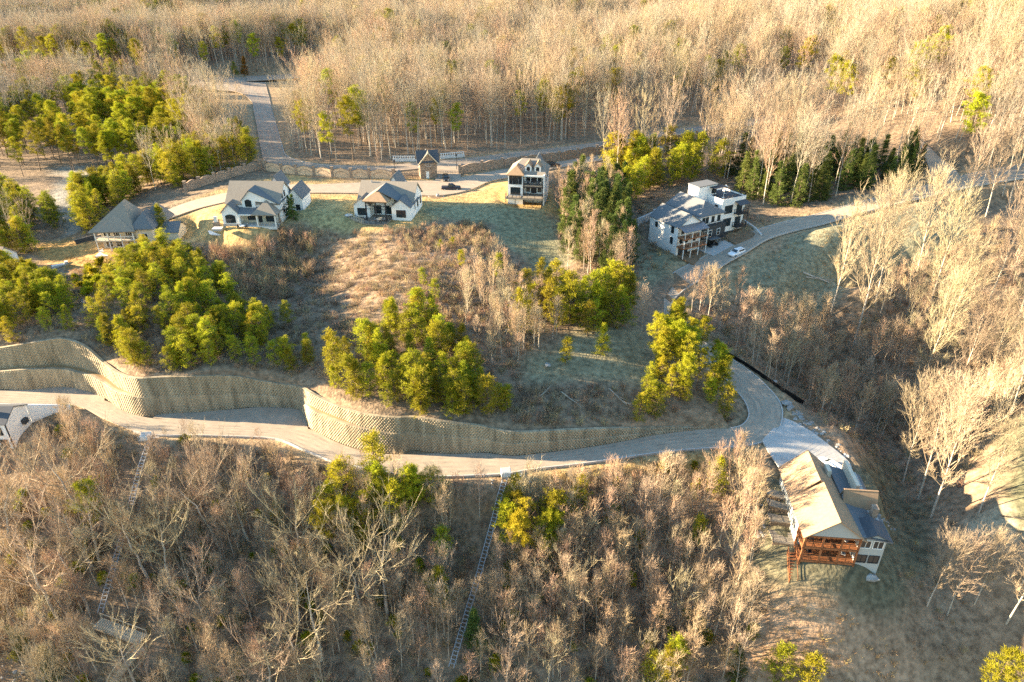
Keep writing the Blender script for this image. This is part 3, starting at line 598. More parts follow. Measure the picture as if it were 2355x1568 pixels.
def seg_d(X, Y, a, b): ab = b-a; t = np.clip(((X-a[0])*ab[0]+(Y-a[1])*ab[1])/(ab@ab), 0, 1); return np.hypot(X-a[0]-t*ab[0], Y-a[1]-t*ab[1])
CORR = [(np.array([-97.,96.]), np.array([-86.,99.]), 4.5), (hit(346,1020)[:2], hit(322,1115)[:2], 3.0), (hit(322,1115)[:2], hit(295,1215)[:2], 2.6), (hit(295,1215)[:2], hit(235,1425)[:2], 1.4), (hit(1162,1105)[:2], hit(1118,1275)[:2], 1.1), (hit(1118,1275)[:2], hit(1038,1560)[:2], 1.2), (hit(225,1450)[:2], hit(340,1500)[:2], 2.2), (hit(335,1500)[:2], hit(275,1580)[:2], 1.8)]
def scatter(kind, poly, area_per, seed, zguess=30, clump=0, thr=.5, clear=1.4):
    """random places inside a region given by its outline on the ground; returns (x, y, z)"""
    g = np.random.default_rng(seed); P = np.array([at(x, max(y, -85), zguess) if y > -85 else at(x, -85, zguess) for x, y in poly]); lo, hi = P.min(0)-25, P.max(0)+25
    lo[0] = max(lo[0], -900); hi[0] = min(hi[0], 900); hi[1] = min(hi[1], 1250)
    n = int((hi[0]-lo[0])*(hi[1]-lo[1])/area_per); X = g.uniform(lo[0], hi[0], n); Y = g.uniform(lo[1], hi[1], n)
    inr = (np.abs(X) < 255) & (Y < 615); Zz = np.zeros(n); Zz[inr] = zq(X[inr], Y[inr])
    if (~inr).any(): Zz[~inr] = height(X[~inr], Y[~inr], roads=False)
    q = proj(np.stack([X, Y, Zz], 1)); ok = poly_in(q[:,0], q[:,1], poly)
    if clump: ok &= fbm(X+seed*13, Y, clump) > thr
    X, Y, Zz = X[ok], Y[ok], Zz[ok]
    for nme, E in RE.items():
        if not len(X): break
        m = (X > E[:,[0,3]].min()-4) & (X < E[:,[0,3]].max()+4) & (Y > E[:,[1,4]].min()-4) & (Y < E[:,[1,4]].max()+4)
        if m.any():
            d, _ = near_ribbon(X[m], Y[m], E); kill = np.zeros(len(X), bool); kill[np.where(m)[0][d < clear]] = True; X, Y, Zz = X[~kill], Y[~kill], Zz[~kill]
    k = ~((X < WALL_END) & (Y > wall_front(X)-1.0) & (Y < wall_back(X)+.9)); X, Y, Zz = X[k], Y[k], Zz[k]
    for A_, B_, r_ in CORR:
        k = seg_d(X, Y, A_, B_) > r_; X, Y, Zz = X[k], Y[k], Zz[k]
    for px, py, pr, pz in PADS:
        k = np.hypot(X-px, Y-py) > pr+(.4 if kind in ('straw','brush') else 1.2); X, Y, Zz = X[k], Y[k], Zz[k]
    return np.stack([X, Y, Zz], 1)
PLANTS = []                                          # (kind, x, y, z, height, region)
def sow(kind, region, poly, area_per, seed, h, **kw):
    g = np.random.default_rng(seed+999)
    for p in scatter(kind, poly, area_per, seed, **kw): PLANTS.append((kind, p[0], p[1], p[2], g.uniform(*h), region))
def plant(kind, vx, vy, h, region, label=None):
    p = hit(vx, vy); PLANTS.append((kind, p[0], p[1], p[2], h, region, label))
# ---------------------------------------------------------------- where things grow
BACK = [(655,318),(672,366),(730,372),(905,368),(940,355),(1090,350),(1340,324),(1520,292),(1700,266),(1850,250),(2050,300),(2110,340),(2145,345),(2190,378),(2230,392),(2500,350),(2700,200),(2700,-84),(-350,-84),(-350,110),(150,165),(400,188),(469,176),(567,168),(640,160),(628,225)]
sow('bare_tree', 'behind', BACK, 22, 11, (11,20), zguess=50, clear=2.5)
sow('pine_tree', 'ridge', [(500,-84),(2500,-84),(2500,0),(1700,5),(1400,12),(1000,0),(640,20)], 60, 84, (14,20), zguess=70, clump=70, thr=.42)
sow('pine_tree', 'behind', BACK, 260, 12, (14,21), zguess=50, clear=3)
sow('pine_tree', 'far_left', [(-300,-84),(600,-84),(700,-10),(640,20),(500,70),(380,75),(240,70),(150,110),(0,100),(-300,120)], 24, 13, (13,19), zguess=50, clump=60, thr=.33)
sow('pine_tree', 'ridge', [(1350,-60),(1420,20),(1600,20),(1800,10),(1960,60),(2000,0),(1950,-60)], 70, 14, (14,20), zguess=60, clump=50, thr=.42)
sow('pine_tree', 'ridge', [(2020,60),(2220,60),(2250,130),(2100,150),(2030,110)], 160, 15, (15,20), zguess=60, clump=40, thr=.5)
sow('pine_tree', 'far_left', [(0,130),(250,110),(350,150),(330,230),(200,250),(30,230)], 55, 16, (15,20), zguess=40, clump=40, thr=.38)
sow('bare_tree', 'left_valley', [(-300,120),(-300,420),(60,330),(200,260),(380,240),(540,225),(570,300),(575,360),(500,380),(440,370),(380,290),(250,270),(400,205),(150,200)], 48, 17, (13,18), zguess=38)
sow('pine_tree', 'left_valley', [(90,260),(270,250),(430,240),(470,330),(380,385),(290,400),(130,392),(40,420),(-50,400),(-50,300)], 30, 18, (12,17), zguess=34)
sow('young_pine', 'left_valley', [(290,300),(450,250),(500,300),(470,360),(380,385)], 22, 19, (9,13), zguess=36)
sow('young_pine', 'fence_left', [(600,372),(560,395),(500,410),(420,432),(380,445),(290,435),(330,400),(400,365),(470,350),(590,340)], 17, 20, (8,12), zguess=39, clear=2)
sow('bare_tree', 'fence_left', [(600,372),(500,410),(350,440),(360,390),(470,330),(590,280)], 60, 21, (10,14), zguess=39, clear=2)
sow('young_pine', 'house_left', [(180,530),(185,470),(260,450),(300,440),(330,445),(290,470),(240,500),(215,540)], 11, 22, (8,11), zguess=32)
sow('young_pine', 'left_edge', [(-60,590),(-60,470),(60,480),(130,510),(135,560),(60,590)], 16, 23, (7,11), zguess=30)
sow('bare_tree', 'left_edge', [(20,590),(30,560),(110,560),(110,585)], 30, 24, (10,13), zguess=30)
sow('young_pine', 'left_bank', [(-80,800),(-80,640),(60,640),(110,670),(170,700),(165,760),(90,778),(0,800)], 9, 25, (5,8), zguess=34)
sow('young_pine', 'plantation', [(275,640),(340,600),(430,590),(510,660),(560,730),(640,800),(560,850),(345,866),(260,830),(205,780),(235,720)], 9, 26, (5,8), zguess=34)
sow('young_pine', 'plantation', [(520,720),(700,740),(735,800),(710,880),(600,858),(540,855)], 16, 27, (4,6.5), zguess=32)
sow('young_pine', 'centre', [(735,888),(790,820),(880,750),(990,740),(1060,800),(1110,860),(1150,930),(1190,975),(1100,968),(950,950),(800,925)], 11, 28, (5,9), zguess=31)
sow('sapling', 'centre', [(1060,640),(1150,620),(1240,720),(1300,760),(1240,850),(1180,870),(1120,840),(1060,740)], 10, 29, (6,9), zguess=33)
sow('young_pine', 'centre_right', [(1180,780),(1190,700),(1270,670),(1340,720),(1360,700),(1440,690),(1450,750),(1350,790),(1250,760)], 17, 30, (7,10.5), zguess=32)
sow('pine_tree', 'hairpin', [(1500,890),(1505,820),(1550,795),(1610,815),(1640,850),(1675,900),(1660,940),(1560,920)], 7, 31, (8.5,11.5), zguess=29)
sow('young_pine', 'hairpin', [(1470,950),(1500,850),(1660,900),(1700,930),(1690,970),(1550,970)], 10, 32, (4,8), zguess=29)
sow('young_pine', 'dark_wood', [(1380,400),(1560,380),(1660,385),(1640,430),(1520,450),(1440,470),(1400,450)], 16, 33, (9,13), zguess=38)
sow('cedar_tree', 'dark_wood', [(1300,470),(1390,440),(1435,470),(1440,560),(1470,650),(1440,690),(1380,640),(1300,580)], 11, 34, (8,13), zguess=36)
sow('sapling', 'dark_wood', [(1270,450),(1340,420),(1400,450),(1425,500),(1460,640),(1440,700),(1350,640),(1290,560)], 13, 35, (7,11), zguess=36)
sow('bare_tree', 'dark_wood', [(1340,405),(1420,385),(1600,360),(1750,330),(1950,340),(2100,370),(2110,420),(2000,440),(1850,470),(1750,480),(1700,420),(1600,400),(1450,430)], 34, 36, (14,20), zguess=40, clear=2.5)
sow('cedar_tree', 'dark_wood', [(1640,400),(1900,370),(2110,380),(2115,425),(2000,445),(1850,475),(1740,490),(1700,440)], 24, 37, (8,13), zguess=40, clear=3)
sow('bare_tree', 'right_edge', [(2210,360),(2330,320),(2500,330),(2500,500),(2330,470),(2230,455)], 42, 38, (16,22), zguess=44)
sow('sapling', 'valley', [(1560,750),(1600,700),(1700,690),(1720,760),(1850,760),(1950,790),(2080,800),(2250,850),(2330,930),(2260,1000),(2190,1080),(2080,1060),(1960,1000),(1880,950),(1810,900),(1730,840),(1660,800)], 9, 39, (7,11), zguess=29)
sow('sapling', 'valley', [(1990,700),(2080,640),(2250,560),(2400,560),(2400,900),(2230,850),(2100,800)], 22, 40, (6,11), zguess=35)
sow('sapling', 'riverside', [(110,1010),(200,1010),(330,1085),(500,1080),(640,1105),(760,1140),(1000,1172),(1115,1180),(1120,1200),(1050,1480),(1020,1620),(-120,1650),(-120,1110),(60,1100)], 7.5, 41, (7,10.5), zguess=13)
sow('sapling', 'riverside', [(1180,1190),(1300,1175),(1500,1140),(1700,1110),(1735,1140),(1740,1400),(1700,1620),(1070,1620),(1120,1300)], 5.2, 42, (7,10.5), zguess=13)
sow('spreading_tree', 'riverside', [(20,1130),(300,1180),(600,1200),(1000,1320),(1040,1620),(-120,1650),(-80,1150)], 70, 43, (11,15), zguess=8)
sow('spreading_tree', 'riverside', [(1100,1400),(1700,1400),(1720,1620),(1080,1620)], 90, 44, (9,13), zguess=8)
sow('brush', 'riverside_ground', [(120,955),(330,1012),(640,1035),(760,1078),(1000,1112),(1300,1105),(1500,1072),(1735,1045),(1745,1400),(1690,1640),(-150,1660),(-150,1080),(60,1070)], 2.2, 45, (.8,2.2), zguess=13)
sow('brush', 'hill_ground', [(380,560),(480,575),(560,560),(640,525),(800,535),(980,520),(1110,510),(1170,600),(1260,660),(1320,720),(1200,830),(1180,960),(700,880),(345,868),(200,790),(100,780),(-60,800),(-60,640),(150,640)], 1.7, 46, (.6,1.5), zguess=34, clear=.8)
sow('reed', 'hill_ground', [(470,580),(560,575),(650,530),(730,540),(720,640),(640,700),(560,700),(500,640)], 3.0, 47, (2.2,4.2), zguess=33)
sow('reed', 'hill_ground', [(900,545),(1100,515),(1140,570),(1120,590),(900,580)], 2.5, 48, (1.5,2.6), zguess=36)
sow('brush', 'hill_ground', [(1180,885),(1500,890),(1560,950),(1670,960),(1690,978),(1420,985),(1180,985),(1150,960)], 1.6, 49, (.7,1.8), zguess=29, clear=.8)
sow('brush', 'valley_ground', [(1560,720),(1700,690),(1750,740),(1850,730),(1950,690),(2050,640),(2250,520),(2400,500),(2400,930),(2260,1010),(2190,1160),(2080,1130),(2020,1060),(1930,1000),(1870,960),(1810,900),(1730,840),(1650,800)], 2.6, 50, (.6,1.7), zguess=30, clear=1)
sow('straw', 'field_grass', [(1570,700),(1660,630),(1780,570),(2000,500),(2100,500),(2050,620),(1850,720),(1700,700)], 2.4, 51, (.3,.6), zguess=33, clear=.5)
sow('straw', 'hill_grass', [(820,660),(960,600),(1100,600),(1120,680),(1060,760),(900,760),(820,820),(780,760)], 1.5, 52, (.4,.9), zguess=35)
sow('straw', 'road_bank', [(1180,1092),(1330,1072),(1500,1045),(1730,1032),(1745,1060),(1600,1085),(1420,1095),(1250,1120)], 1.5, 53, (.3,.8), zguess=23, clear=.4)
sow('brush', 'dark_wood_ground', [(1270,520),(1340,420),(1700,480),(1800,520),(1700,540),(1480,640),(1450,720),(1340,660)], 3, 54, (.6,1.6), zguess=36, clear=1)
sow('straw', 'slope_grass', [(1740,1360),(1900,1370),(2130,1520),(2150,1620),(1700,1620)], 1.8, 55, (.3,.9), zguess=14)
sow('brush', 'slope_grass', [(1990,1000),(2100,1100),(2200,1200),(2250,1330),(2200,1450),(2350,1568),(2100,1500),(2060,1300),(2000,1100)], 3.4, 56, (.4,1.1), zguess=21)
sow('young_pine', 'riverside', [(745,1250),(760,1130),(900,1110),(960,1160),(930,1250),(840,1290)], 20, 57, (8,11), zguess=15)
sow('young_pine', 'riverside', [(1130,1260),(1150,1200),(1280,1190),(1290,1290),(1200,1320)], 18, 58, (9,12), zguess=14)
sow('evergreen_shrub', 'riverside_ground', [(120,955),(640,1035),(1000,1112),(1700,1060),(1740,1400),(1690,1640),(-150,1660),(-150,1080)], 26, 59, (.8,1.8), zguess=13)
sow('straw', 'yellow_bank', [(150,590),(330,590),(340,640),(250,700),(150,640)], 1.5, 60, (.4,.9), zguess=32)
sow('evergreen_shrub', 'yellow_bank', [(120,640),(330,590),(420,560),(450,590),(300,640),(180,700)], 14, 61, (1,2.4), zguess=33)
sow('sapling', 'riverside', [(120,950),(250,965),(330,1015),(500,1012),(640,1040),(760,1085),(1000,1115),(1120,1118),(1115,1180),(760,1140),(640,1105),(330,1085),(110,1010)], 9, 81, (2.5,5), zguess=20, clear=1.6)
sow('sapling', 'riverside', [(1230,1110),(1500,1072),(1700,1060),(1735,1140),(1500,1140),(1180,1190)], 16, 82, (2.5,5.5), zguess=20, clear=1.6)
sow('straw', 'ledge', [(-10,846),(200,846),(250,868),(345,912),(330,925),(240,880),(200,866),(-10,866)], .8, 83, (.4,.9), zguess=29)
for x_, y_, h_ in ((1165,1300,12),(1200,1310,12.5),(1245,1315,12),(1215,1262,11),(1180,1235,10),(1272,1290,11),(775,1285,12),(805,1262,11),(757,1240,11),(885,1215,11),(935,1205,11),(850,1235,10),(965,1195,10),(1000,1180,8),(1330,1180,8),(1600,1260,6),(1405,1230,6),(1540,1600,10),(1500,1590,8),(640,1210,5),(1010,1400,9),(1640,1140,8),(1020,1290,7)): plant('pine_tree' if h_ > 9 else 'young_pine', x_, y_, h_, 'riverside')
for x_, y_, h_ in ((130,1560,8),(60,1500,6),(480,1310,6),(1290,1330,6),(1600,1480,6),(1690,1560,7),(470,1260,5)): plant('cedar_tree', x_, y_, h_, 'riverside')
# trees one can point at
plant('tall_tree', 1905, 735, 24, 'named', 'leftmost tall bare tree rising with lit crown from the shaded valley')
plant('tall_tree', 1962, 795, 31, 'named', 'tallest bare tree in the valley, leaning pale trunk beside its left neighbour')
plant('tall_tree', 2012, 700, 26, 'named', 'tall bare tree right behind the two leftmost lit valley trees')
plant('tall_tree', 2105, 640, 24, 'named', 'bare tree with rounded lit crown below the bend of the upper road')
plant('tall_tree', 2130, 720, 26, 'named', 'lit bare tree in the valley between the round crown and the right edge')
plant('tall_tree', 2150, 830, 24, 'named', 'lit bare tree standing in the middle of the valley saplings')
plant('tall_tree', 2110, 900, 24, 'named', 'lower lit bare tree among the dark valley saplings')
plant('tall_tree', 2190, 930, 22, 'named', 'bare tree with orange lit crown above the leaning pair')
plant('tall_tree', 2075, 1110, 19, 'named', 'leaning bare tree with pale bent trunk above the ravine')
plant('tall_tree', 2140, 1190, 23, 'named', 'bare tree with forked pale trunk at the head of the ravine')
plant('tall_tree', 2110, 1150, 22, 'named', 'slim bare tree between the two leaning trees at the ravine')
plant('tall_tree', 2250, 1180, 16, 'named', 'small bare tree beside the fenced lawn at the right edge')
plant('tall_tree', 2270, 700, 24, 'named', 'tall bare tree near the right edge behind the valley')
plant('tall_tree', 2330, 760, 28, 'named', 'tall bare tree cut by the right edge of the picture')
plant('tall_tree', 2260, 930, 22, 'named', 'bare tree with broad yellow lit crown near the right edge')
plant('tall_tree', 2320, 960, 20, 'named', 'bare tree beside the lawn at the right edge')
plant('tall_tree', 2215, 480, 18, 'named', 'bare tree at the road fork in the shade')
plant('tall_tree', 2265, 500, 20, 'named', 'bare tree right of the road fork with lit top')
plant('tall_tree', 2130, 1395, 12, 'named', 'lit bare tree below the ravine, leftmost of its cluster')
plant('tall_tree', 2175, 1420, 13, 'named', 'lit bare tree below the ravine, with yellow trunk foot')
plant('tall_tree', 2240, 1390, 13, 'named', 'lit bare tree in the lower right cluster')
plant('tall_tree', 2310, 1440, 18, 'named', 'tallest bare tree of the cluster at the lower right')
plant('tall_tree', 2345, 1350, 12, 'named', 'bare tree at the lower right edge')
plant('sapling', 1940, 1230, 1, 'skip') if False else None
plant('tall_tree', 1475, 765, 9, 'named', 'small bare white tree alone beside the bend of the road')
plant('pine_tree', 225, 1240, 12, 'named', 'lone yellow green pine in the bare wood at the left')
plant('cedar_tree', 1095, 1495, 9, 'named', 'tall dark cedar with rusty top beside the long rail track')
plant('pine_tree', 1550, 1568, 10, 'named', 'yellow green pine at the bottom right of the bare wood')
plant('young_pine', 1780, 1580, 8, 'named', 'yellow pine at the bottom edge below the slope')
plant('young_pine', 1850, 1600, 8, 'named', 'yellow pine cut by the bottom edge, right one of the pair')
plant('pine_tree', 2260, 1620, 12, 'named', 'broad yellow pine at the bottom right corner')
plant('pine_tree', 2340, 1640, 12, 'named', 'yellow pine cut by the bottom right corner')
plant('rust_cedar', 563, 176, 10, 'named', 'rust orange cedar beside the far road junction')
plant('young_pine', 543, 177, 8, 'named', 'small green pine left of the rust orange cedar')
plant('cedar_tree', 675, 508, 7, 'named', 'dark evergreen against the right wall of the arched window house')
plant('cedar_tree', 667, 500, 6, 'named', 'dark evergreen behind the one at the arched window house')
plant('cedar_tree', 700, 462, 5.5, 'named', 'small conical evergreen on the lawn between two houses')
plant('young_pine', 379, 545, 9, 'named', 'yellow green pine beside the hip roofed house')
plant('young_pine', 975, 660, 4.5, 'named', 'small pine on the mound, left one of the lit pair')
plant('young_pine', 1062, 618, 4.5, 'named', 'small bright pine in front of the bare mound crest')
plant('young_pine', 1012, 575, 2.5, 'named', 'tiny pine behind the mound crest')
plant('young_pine', 1040, 572, 3, 'named', 'tiny pine behind the mound crest, right of another')
plant('young_pine', 1003, 690, 4.5, 'named', 'pale green pine low on the mound')
plant('young_pine', 1145, 640, 6, 'named', 'narrow green pine right of the mound')
plant('young_pine', 1385, 815, 7, 'named', 'pine at the edge of the shaded flat clearing')
plant('young_pine', 1300, 840, 6, 'named', 'narrow pine standing on the shaded clearing')
plant('young_pine', 1467, 970, 6, 'named', 'yellow topped pine alone on the dark brushy bank')
plant('sapling', 870, 392, 6, 'named', 'round bare shrub tree behind the stone fence left of the gatehouse')
plant('sapling', 1072, 372, 6, 'named', 'bare pinkish tree behind the fence right of the gatehouse')
plant('sapling', 1305, 640, 11, 'named', 'orange twigged bare tree at the edge of the shaded grass slope')
plant('tall_tree', 490, 1228, 15, 'named', 'bare tree with forked pale trunk in the lower left wood')

# ---------------------------------------------------------------- build them: up to 300 of a kind singly, the rest as one mass
LM = [(-101,172,'the hip roofed house'),(-69,178,'the arched window house'),(-33,178,'the deck house'),(4,192,'the tall narrow house'),(-26,213,'the gatehouse'),(41,164,'the leftmost townhouse'),(60,183,'the rightmost townhouse'),(47,76,'the timber deck house'),(-93,103,'the white edge house'),(-132,166,'the brown roofed house'),
 (-82,116,'the ledge of the wall'),(-44,104,'the recess in the wall'),(-25,101,'the two tiered wall corner'),(0,97,'the middle of the wall'),(30,101,'the low right end of the wall'),(56,162,'the white car on the road'),(-8,137,'the bare mound'),(14,125,'the shaded clearing'),(52,120,'the hairpin bend'),(-70,96,'the left rail track'),(-2,88,'the middle rail track'),(-62,72,'the timber bridge'),(-30,80,'the forked pale tree'),
 (75,125,'the tall valley trees'),(70,95,'the ravine trees'),(95,205,'the road fork'),(-95,300,'the far road junction'),(-82,235,'the striped far road'),(-120,240,'the shaded basin'),(20,235,'the climbing stone fence'),(60,232,'the upper end of the stone fence'),(-140,320,'the far left wood'),(40,300,'the middle of the back wood'),(110,300,'the right of the back wood'),(-40,290,'the left of the back wood'),(0,420,'the far middle ridge'),(150,420,'the far right ridge'),(-160,450,'the far left ridge'),(-220,380,'the left end of the far pines'),(-100,420,'the far pines beyond the junction'),(-180,300,'the rounded pine group'),(-150,240,'the dark pine stand'),(-200,500,'the farthest left pines'),(-60,520,'the farthest ridge'),(25,80,'the gold road bank'),(20,70,'the bottom edge'),(-10,66,'the bottom edge cedar'),(105,110,'the fenced lawn')]
ORD = ['nearest','second nearest','third nearest','fourth nearest','fifth nearest','sixth nearest','seventh nearest','eighth nearest','ninth nearest','tenth nearest','eleventh nearest','twelfth nearest','thirteenth nearest','fourteenth nearest','fifteenth nearest']
WORD = {'bare_tree':'bare tree','spreading_tree':'wide bare tree','tall_tree':'tall bare tree','sapling':'bare sapling','young_pine':'bushy pine','pine_tree':'rounded pine','cedar_tree':'conical evergreen','rust_cedar':'rust coloured evergreen'}
GRP = {'bare_tree':'bare hardwood trees of the woods','spreading_tree':'wide bare trees below the road','tall_tree':'tall bare trees of the valley','sapling':'slim bare saplings','young_pine':'young pines on the hill','pine_tree':'tall pines','cedar_tree':'dark conical evergreens','rust_cedar':'rust coloured evergreens'}
by = {}
for p in PLANTS: by.setdefault(p[0], []).append(p)
hid = bpy.data.collections.new('plant_models')       # meshes for the masses; not in the scene itself
def mass(name, kind, rows, label):
    src = bpy.data.collections.new(kind+'_models'); n = len(MODELS[kind])
    for i, mdl in enumerate(MODELS[kind]): so_ = bpy.data.objects.new('%s_model_%d' % (kind, i), mdl[3]); src.objects.link(so_)
    rows = np.array([[r[1], r[2], r[3], r[4]] for r in rows]); g = np.random.default_rng(len(rows))
    me = bpy.data.meshes.new(name); me.vertices.add(len(rows)); me.vertices.foreach_set('co', (rows[:,:3]-[0,0,.08]).astype(np.float32).ravel())
    def att(nm, ty, vals, key='value'): a = me.attributes.new(nm, ty, 'POINT'); a.data.foreach_set(key, vals)
    hs = np.array([m_[0] for m_ in MODELS[kind]]); idx = g.integers(0, n, len(rows)); sc = rows[:,3]/hs[idx]
    att('pick', 'INT', idx.astype(np.int32)); att('size', 'FLOAT', sc.astype(np.float32))
    rot = np.stack([g.normal(0,.04,len(rows)), g.normal(0,.04,len(rows)), g.uniform(0,6.283,len(rows))],1); att('turn', 'FLOAT_VECTOR', rot.astype(np.float32).ravel(), 'vector')
    o = link(bpy.data.objects.new(name, me)); ng = bpy.data.node_groups.new(name+'_nodes', 'GeometryNodeTree'); ng.interface.new_socket('Geometry', in_out='INPUT', socket_type='NodeSocketGeometry'); ng.interface.new_socket('Geometry', in_out='OUTPUT', socket_type='NodeSocketGeometry')
    N = ng.nodes; L = ng.links; gi = N.new('NodeGroupInput'); go = N.new('NodeGroupOutput'); ip = N.new('GeometryNodeInstanceOnPoints'); ci = N.new('GeometryNodeCollectionInfo')
    ci.inputs['Collection'].default_value = src; ci.inputs['Separate Children'].default_value = True; ci.inputs['Reset Children'].default_value = True
    def na(nm, ty): a = N.new('GeometryNodeInputNamedAttribute'); a.data_type = ty; a.inputs[0].default_value = nm; return a.outputs[0]
    L.new(gi.outputs[0], ip.inputs['Points']); L.new(ci.outputs[0], ip.inputs['Instance']); ip.inputs['Pick Instance'].default_value = True
    L.new(na('pick','INT'), ip.inputs['Instance Index']); L.new(na('size','FLOAT'), ip.inputs['Scale']); L.new(na('turn','FLOAT_VECTOR'), ip.inputs['Rotation']); L.new(ip.outputs[0], go.inputs[0])
    md = o.modifiers.new('grow', 'NODES'); md.node_group = ng; o['kind'] = 'stuff'; o['label'] = label; return o
MASS = {'bare_tree':('bare_wood','distant wood of bare tan trees'),'young_pine':('pine_thicket','thicket of young pines'),'sapling':('sapling_thicket','thicket of slim bare saplings'),'pine_tree':('pine_wood','distant wood of tall pines'),'cedar_tree':('evergreen_thicket','dark evergreens in the shade'),
 'brush':('brush','brown leafless brush covering the slopes'),'reed':('dry_stalks','tall dry stalks on the slope'),'straw':('dry_grass','dry straw coloured grass tufts'),'evergreen_shrub':('evergreen_shrubs','low green shrubs in the undergrowth'),'spreading_tree':('wide_trees','wide bare trees')}
for kind, rows in by.items():
    mods = MODELS[kind]; g = np.random.default_rng(5)
    if mods[0][1] is None: mass(MASS[kind][0], kind, rows, MASS[kind][1]); continue
    P = np.array([[r[1], r[2], r[3]] for r in rows]); H = np.array([r[4] for r in rows]); q = proj(P+np.c_[0*H, 0*H, H*.6]); vis = (q[:,0] > -20) & (q[:,0] < CW+20) & (q[:,1] > -30) & (q[:,1] < CH+40)
    score = np.where(vis, H/q[:,2], 0) + np.array([10*(len(r) > 6 and r[6] is not None) for r in rows]); order = np.argsort(-score)
    order = [i for i in order if score[i] > 0][:290]
    ranks = {}; seen = {}; made = {}
    for i in order:
        r = rows[i]; k = int(g.integers(0, len(mods))); s = r[4]/mods[k][0]; size = 'tall' if r[4] > np.percentile(H, 66) else ('low' if r[4] < np.percentile(H, 33) else 'middling')
        v = q[i]; side = 'left end' if v[0] < 590 else 'left part' if v[0] < 1000 else 'middle' if v[0] < 1400 else 'right part' if v[0] < 1850 else 'right end'
        lm = min(range(len(LM)), key=lambda a: (LM[a][0]-r[1])**2+(LM[a][1]-r[2])**2); w_ = WORD[kind].replace('tall ', '').replace('dark conical','conical')
        key = (size, w_, lm); seen[key] = seen.get(key, 0); lab = None; ranks.setdefault(key, []).append((math.hypot(LM[lm][0]-r[1], LM[lm][1]-r[2]), size, w_, LM[lm], r))
        if len(r) > 6 and r[6]: lab = r[6]; ranks[key].pop()
        T = bpy.data.objects.new(kind, None); COL.objects.link(T); T.location = (r[1], r[2], r[3]-.08); T.scale = (s,s,s); T.rotation_euler = (g.normal(0,.035), g.normal(0,.035), g.uniform(0,6.283)); T.empty_display_size = .5
        made[id(r)] = T
        tag(T, lab or 'x', 'bare tree' if kind in ('bare_tree','spreading_tree','tall_tree') else kind.replace('_', ' ').replace('rust cedar','cedar'), GRP[kind])
        for nm, me in (('trunk', mods[k][1]), ('crown', mods[k][2])): c = bpy.data.objects.new(nm, me); COL.objects.link(c); c.parent = T
    for key, L_ in ranks.items():
        L_.sort(key=lambda a: a[0]); left = {}
        for d_, size, w_, l_, r in L_:
            pr_, pc = proj([[r[1], r[2], r[3]], [l_[0], l_[1], z1(l_[0], l_[1])]]); sx, sy = pr_[0]-pc[0], pr_[1]-pc[1]
            sd_ = ('left of' if sx < 0 else 'right of') if abs(sx) > abs(sy)*1.2 else ('below' if sy > 0 else 'above'); n_ = left.get(sd_, 0); left[sd_] = n_+1
            made[id(r)]['label'] = '%s %s %s %s%s' % (size, w_, sd_, l_[2], ', '+ORD[n_]+' such one' if n_ < 15 else ', farther off than others')
    rest = [rows[i] for i in set(range(len(rows)))-set(order)]
    if rest and kind in MASS: mass(MASS[kind][0], kind, rest, MASS[kind][1])
print('PLANTS', {k: len(v) for k, v in by.items()}, 'tris', {k: [len(m[3].polygons) for m in v] for k, v in MODELS.items()})
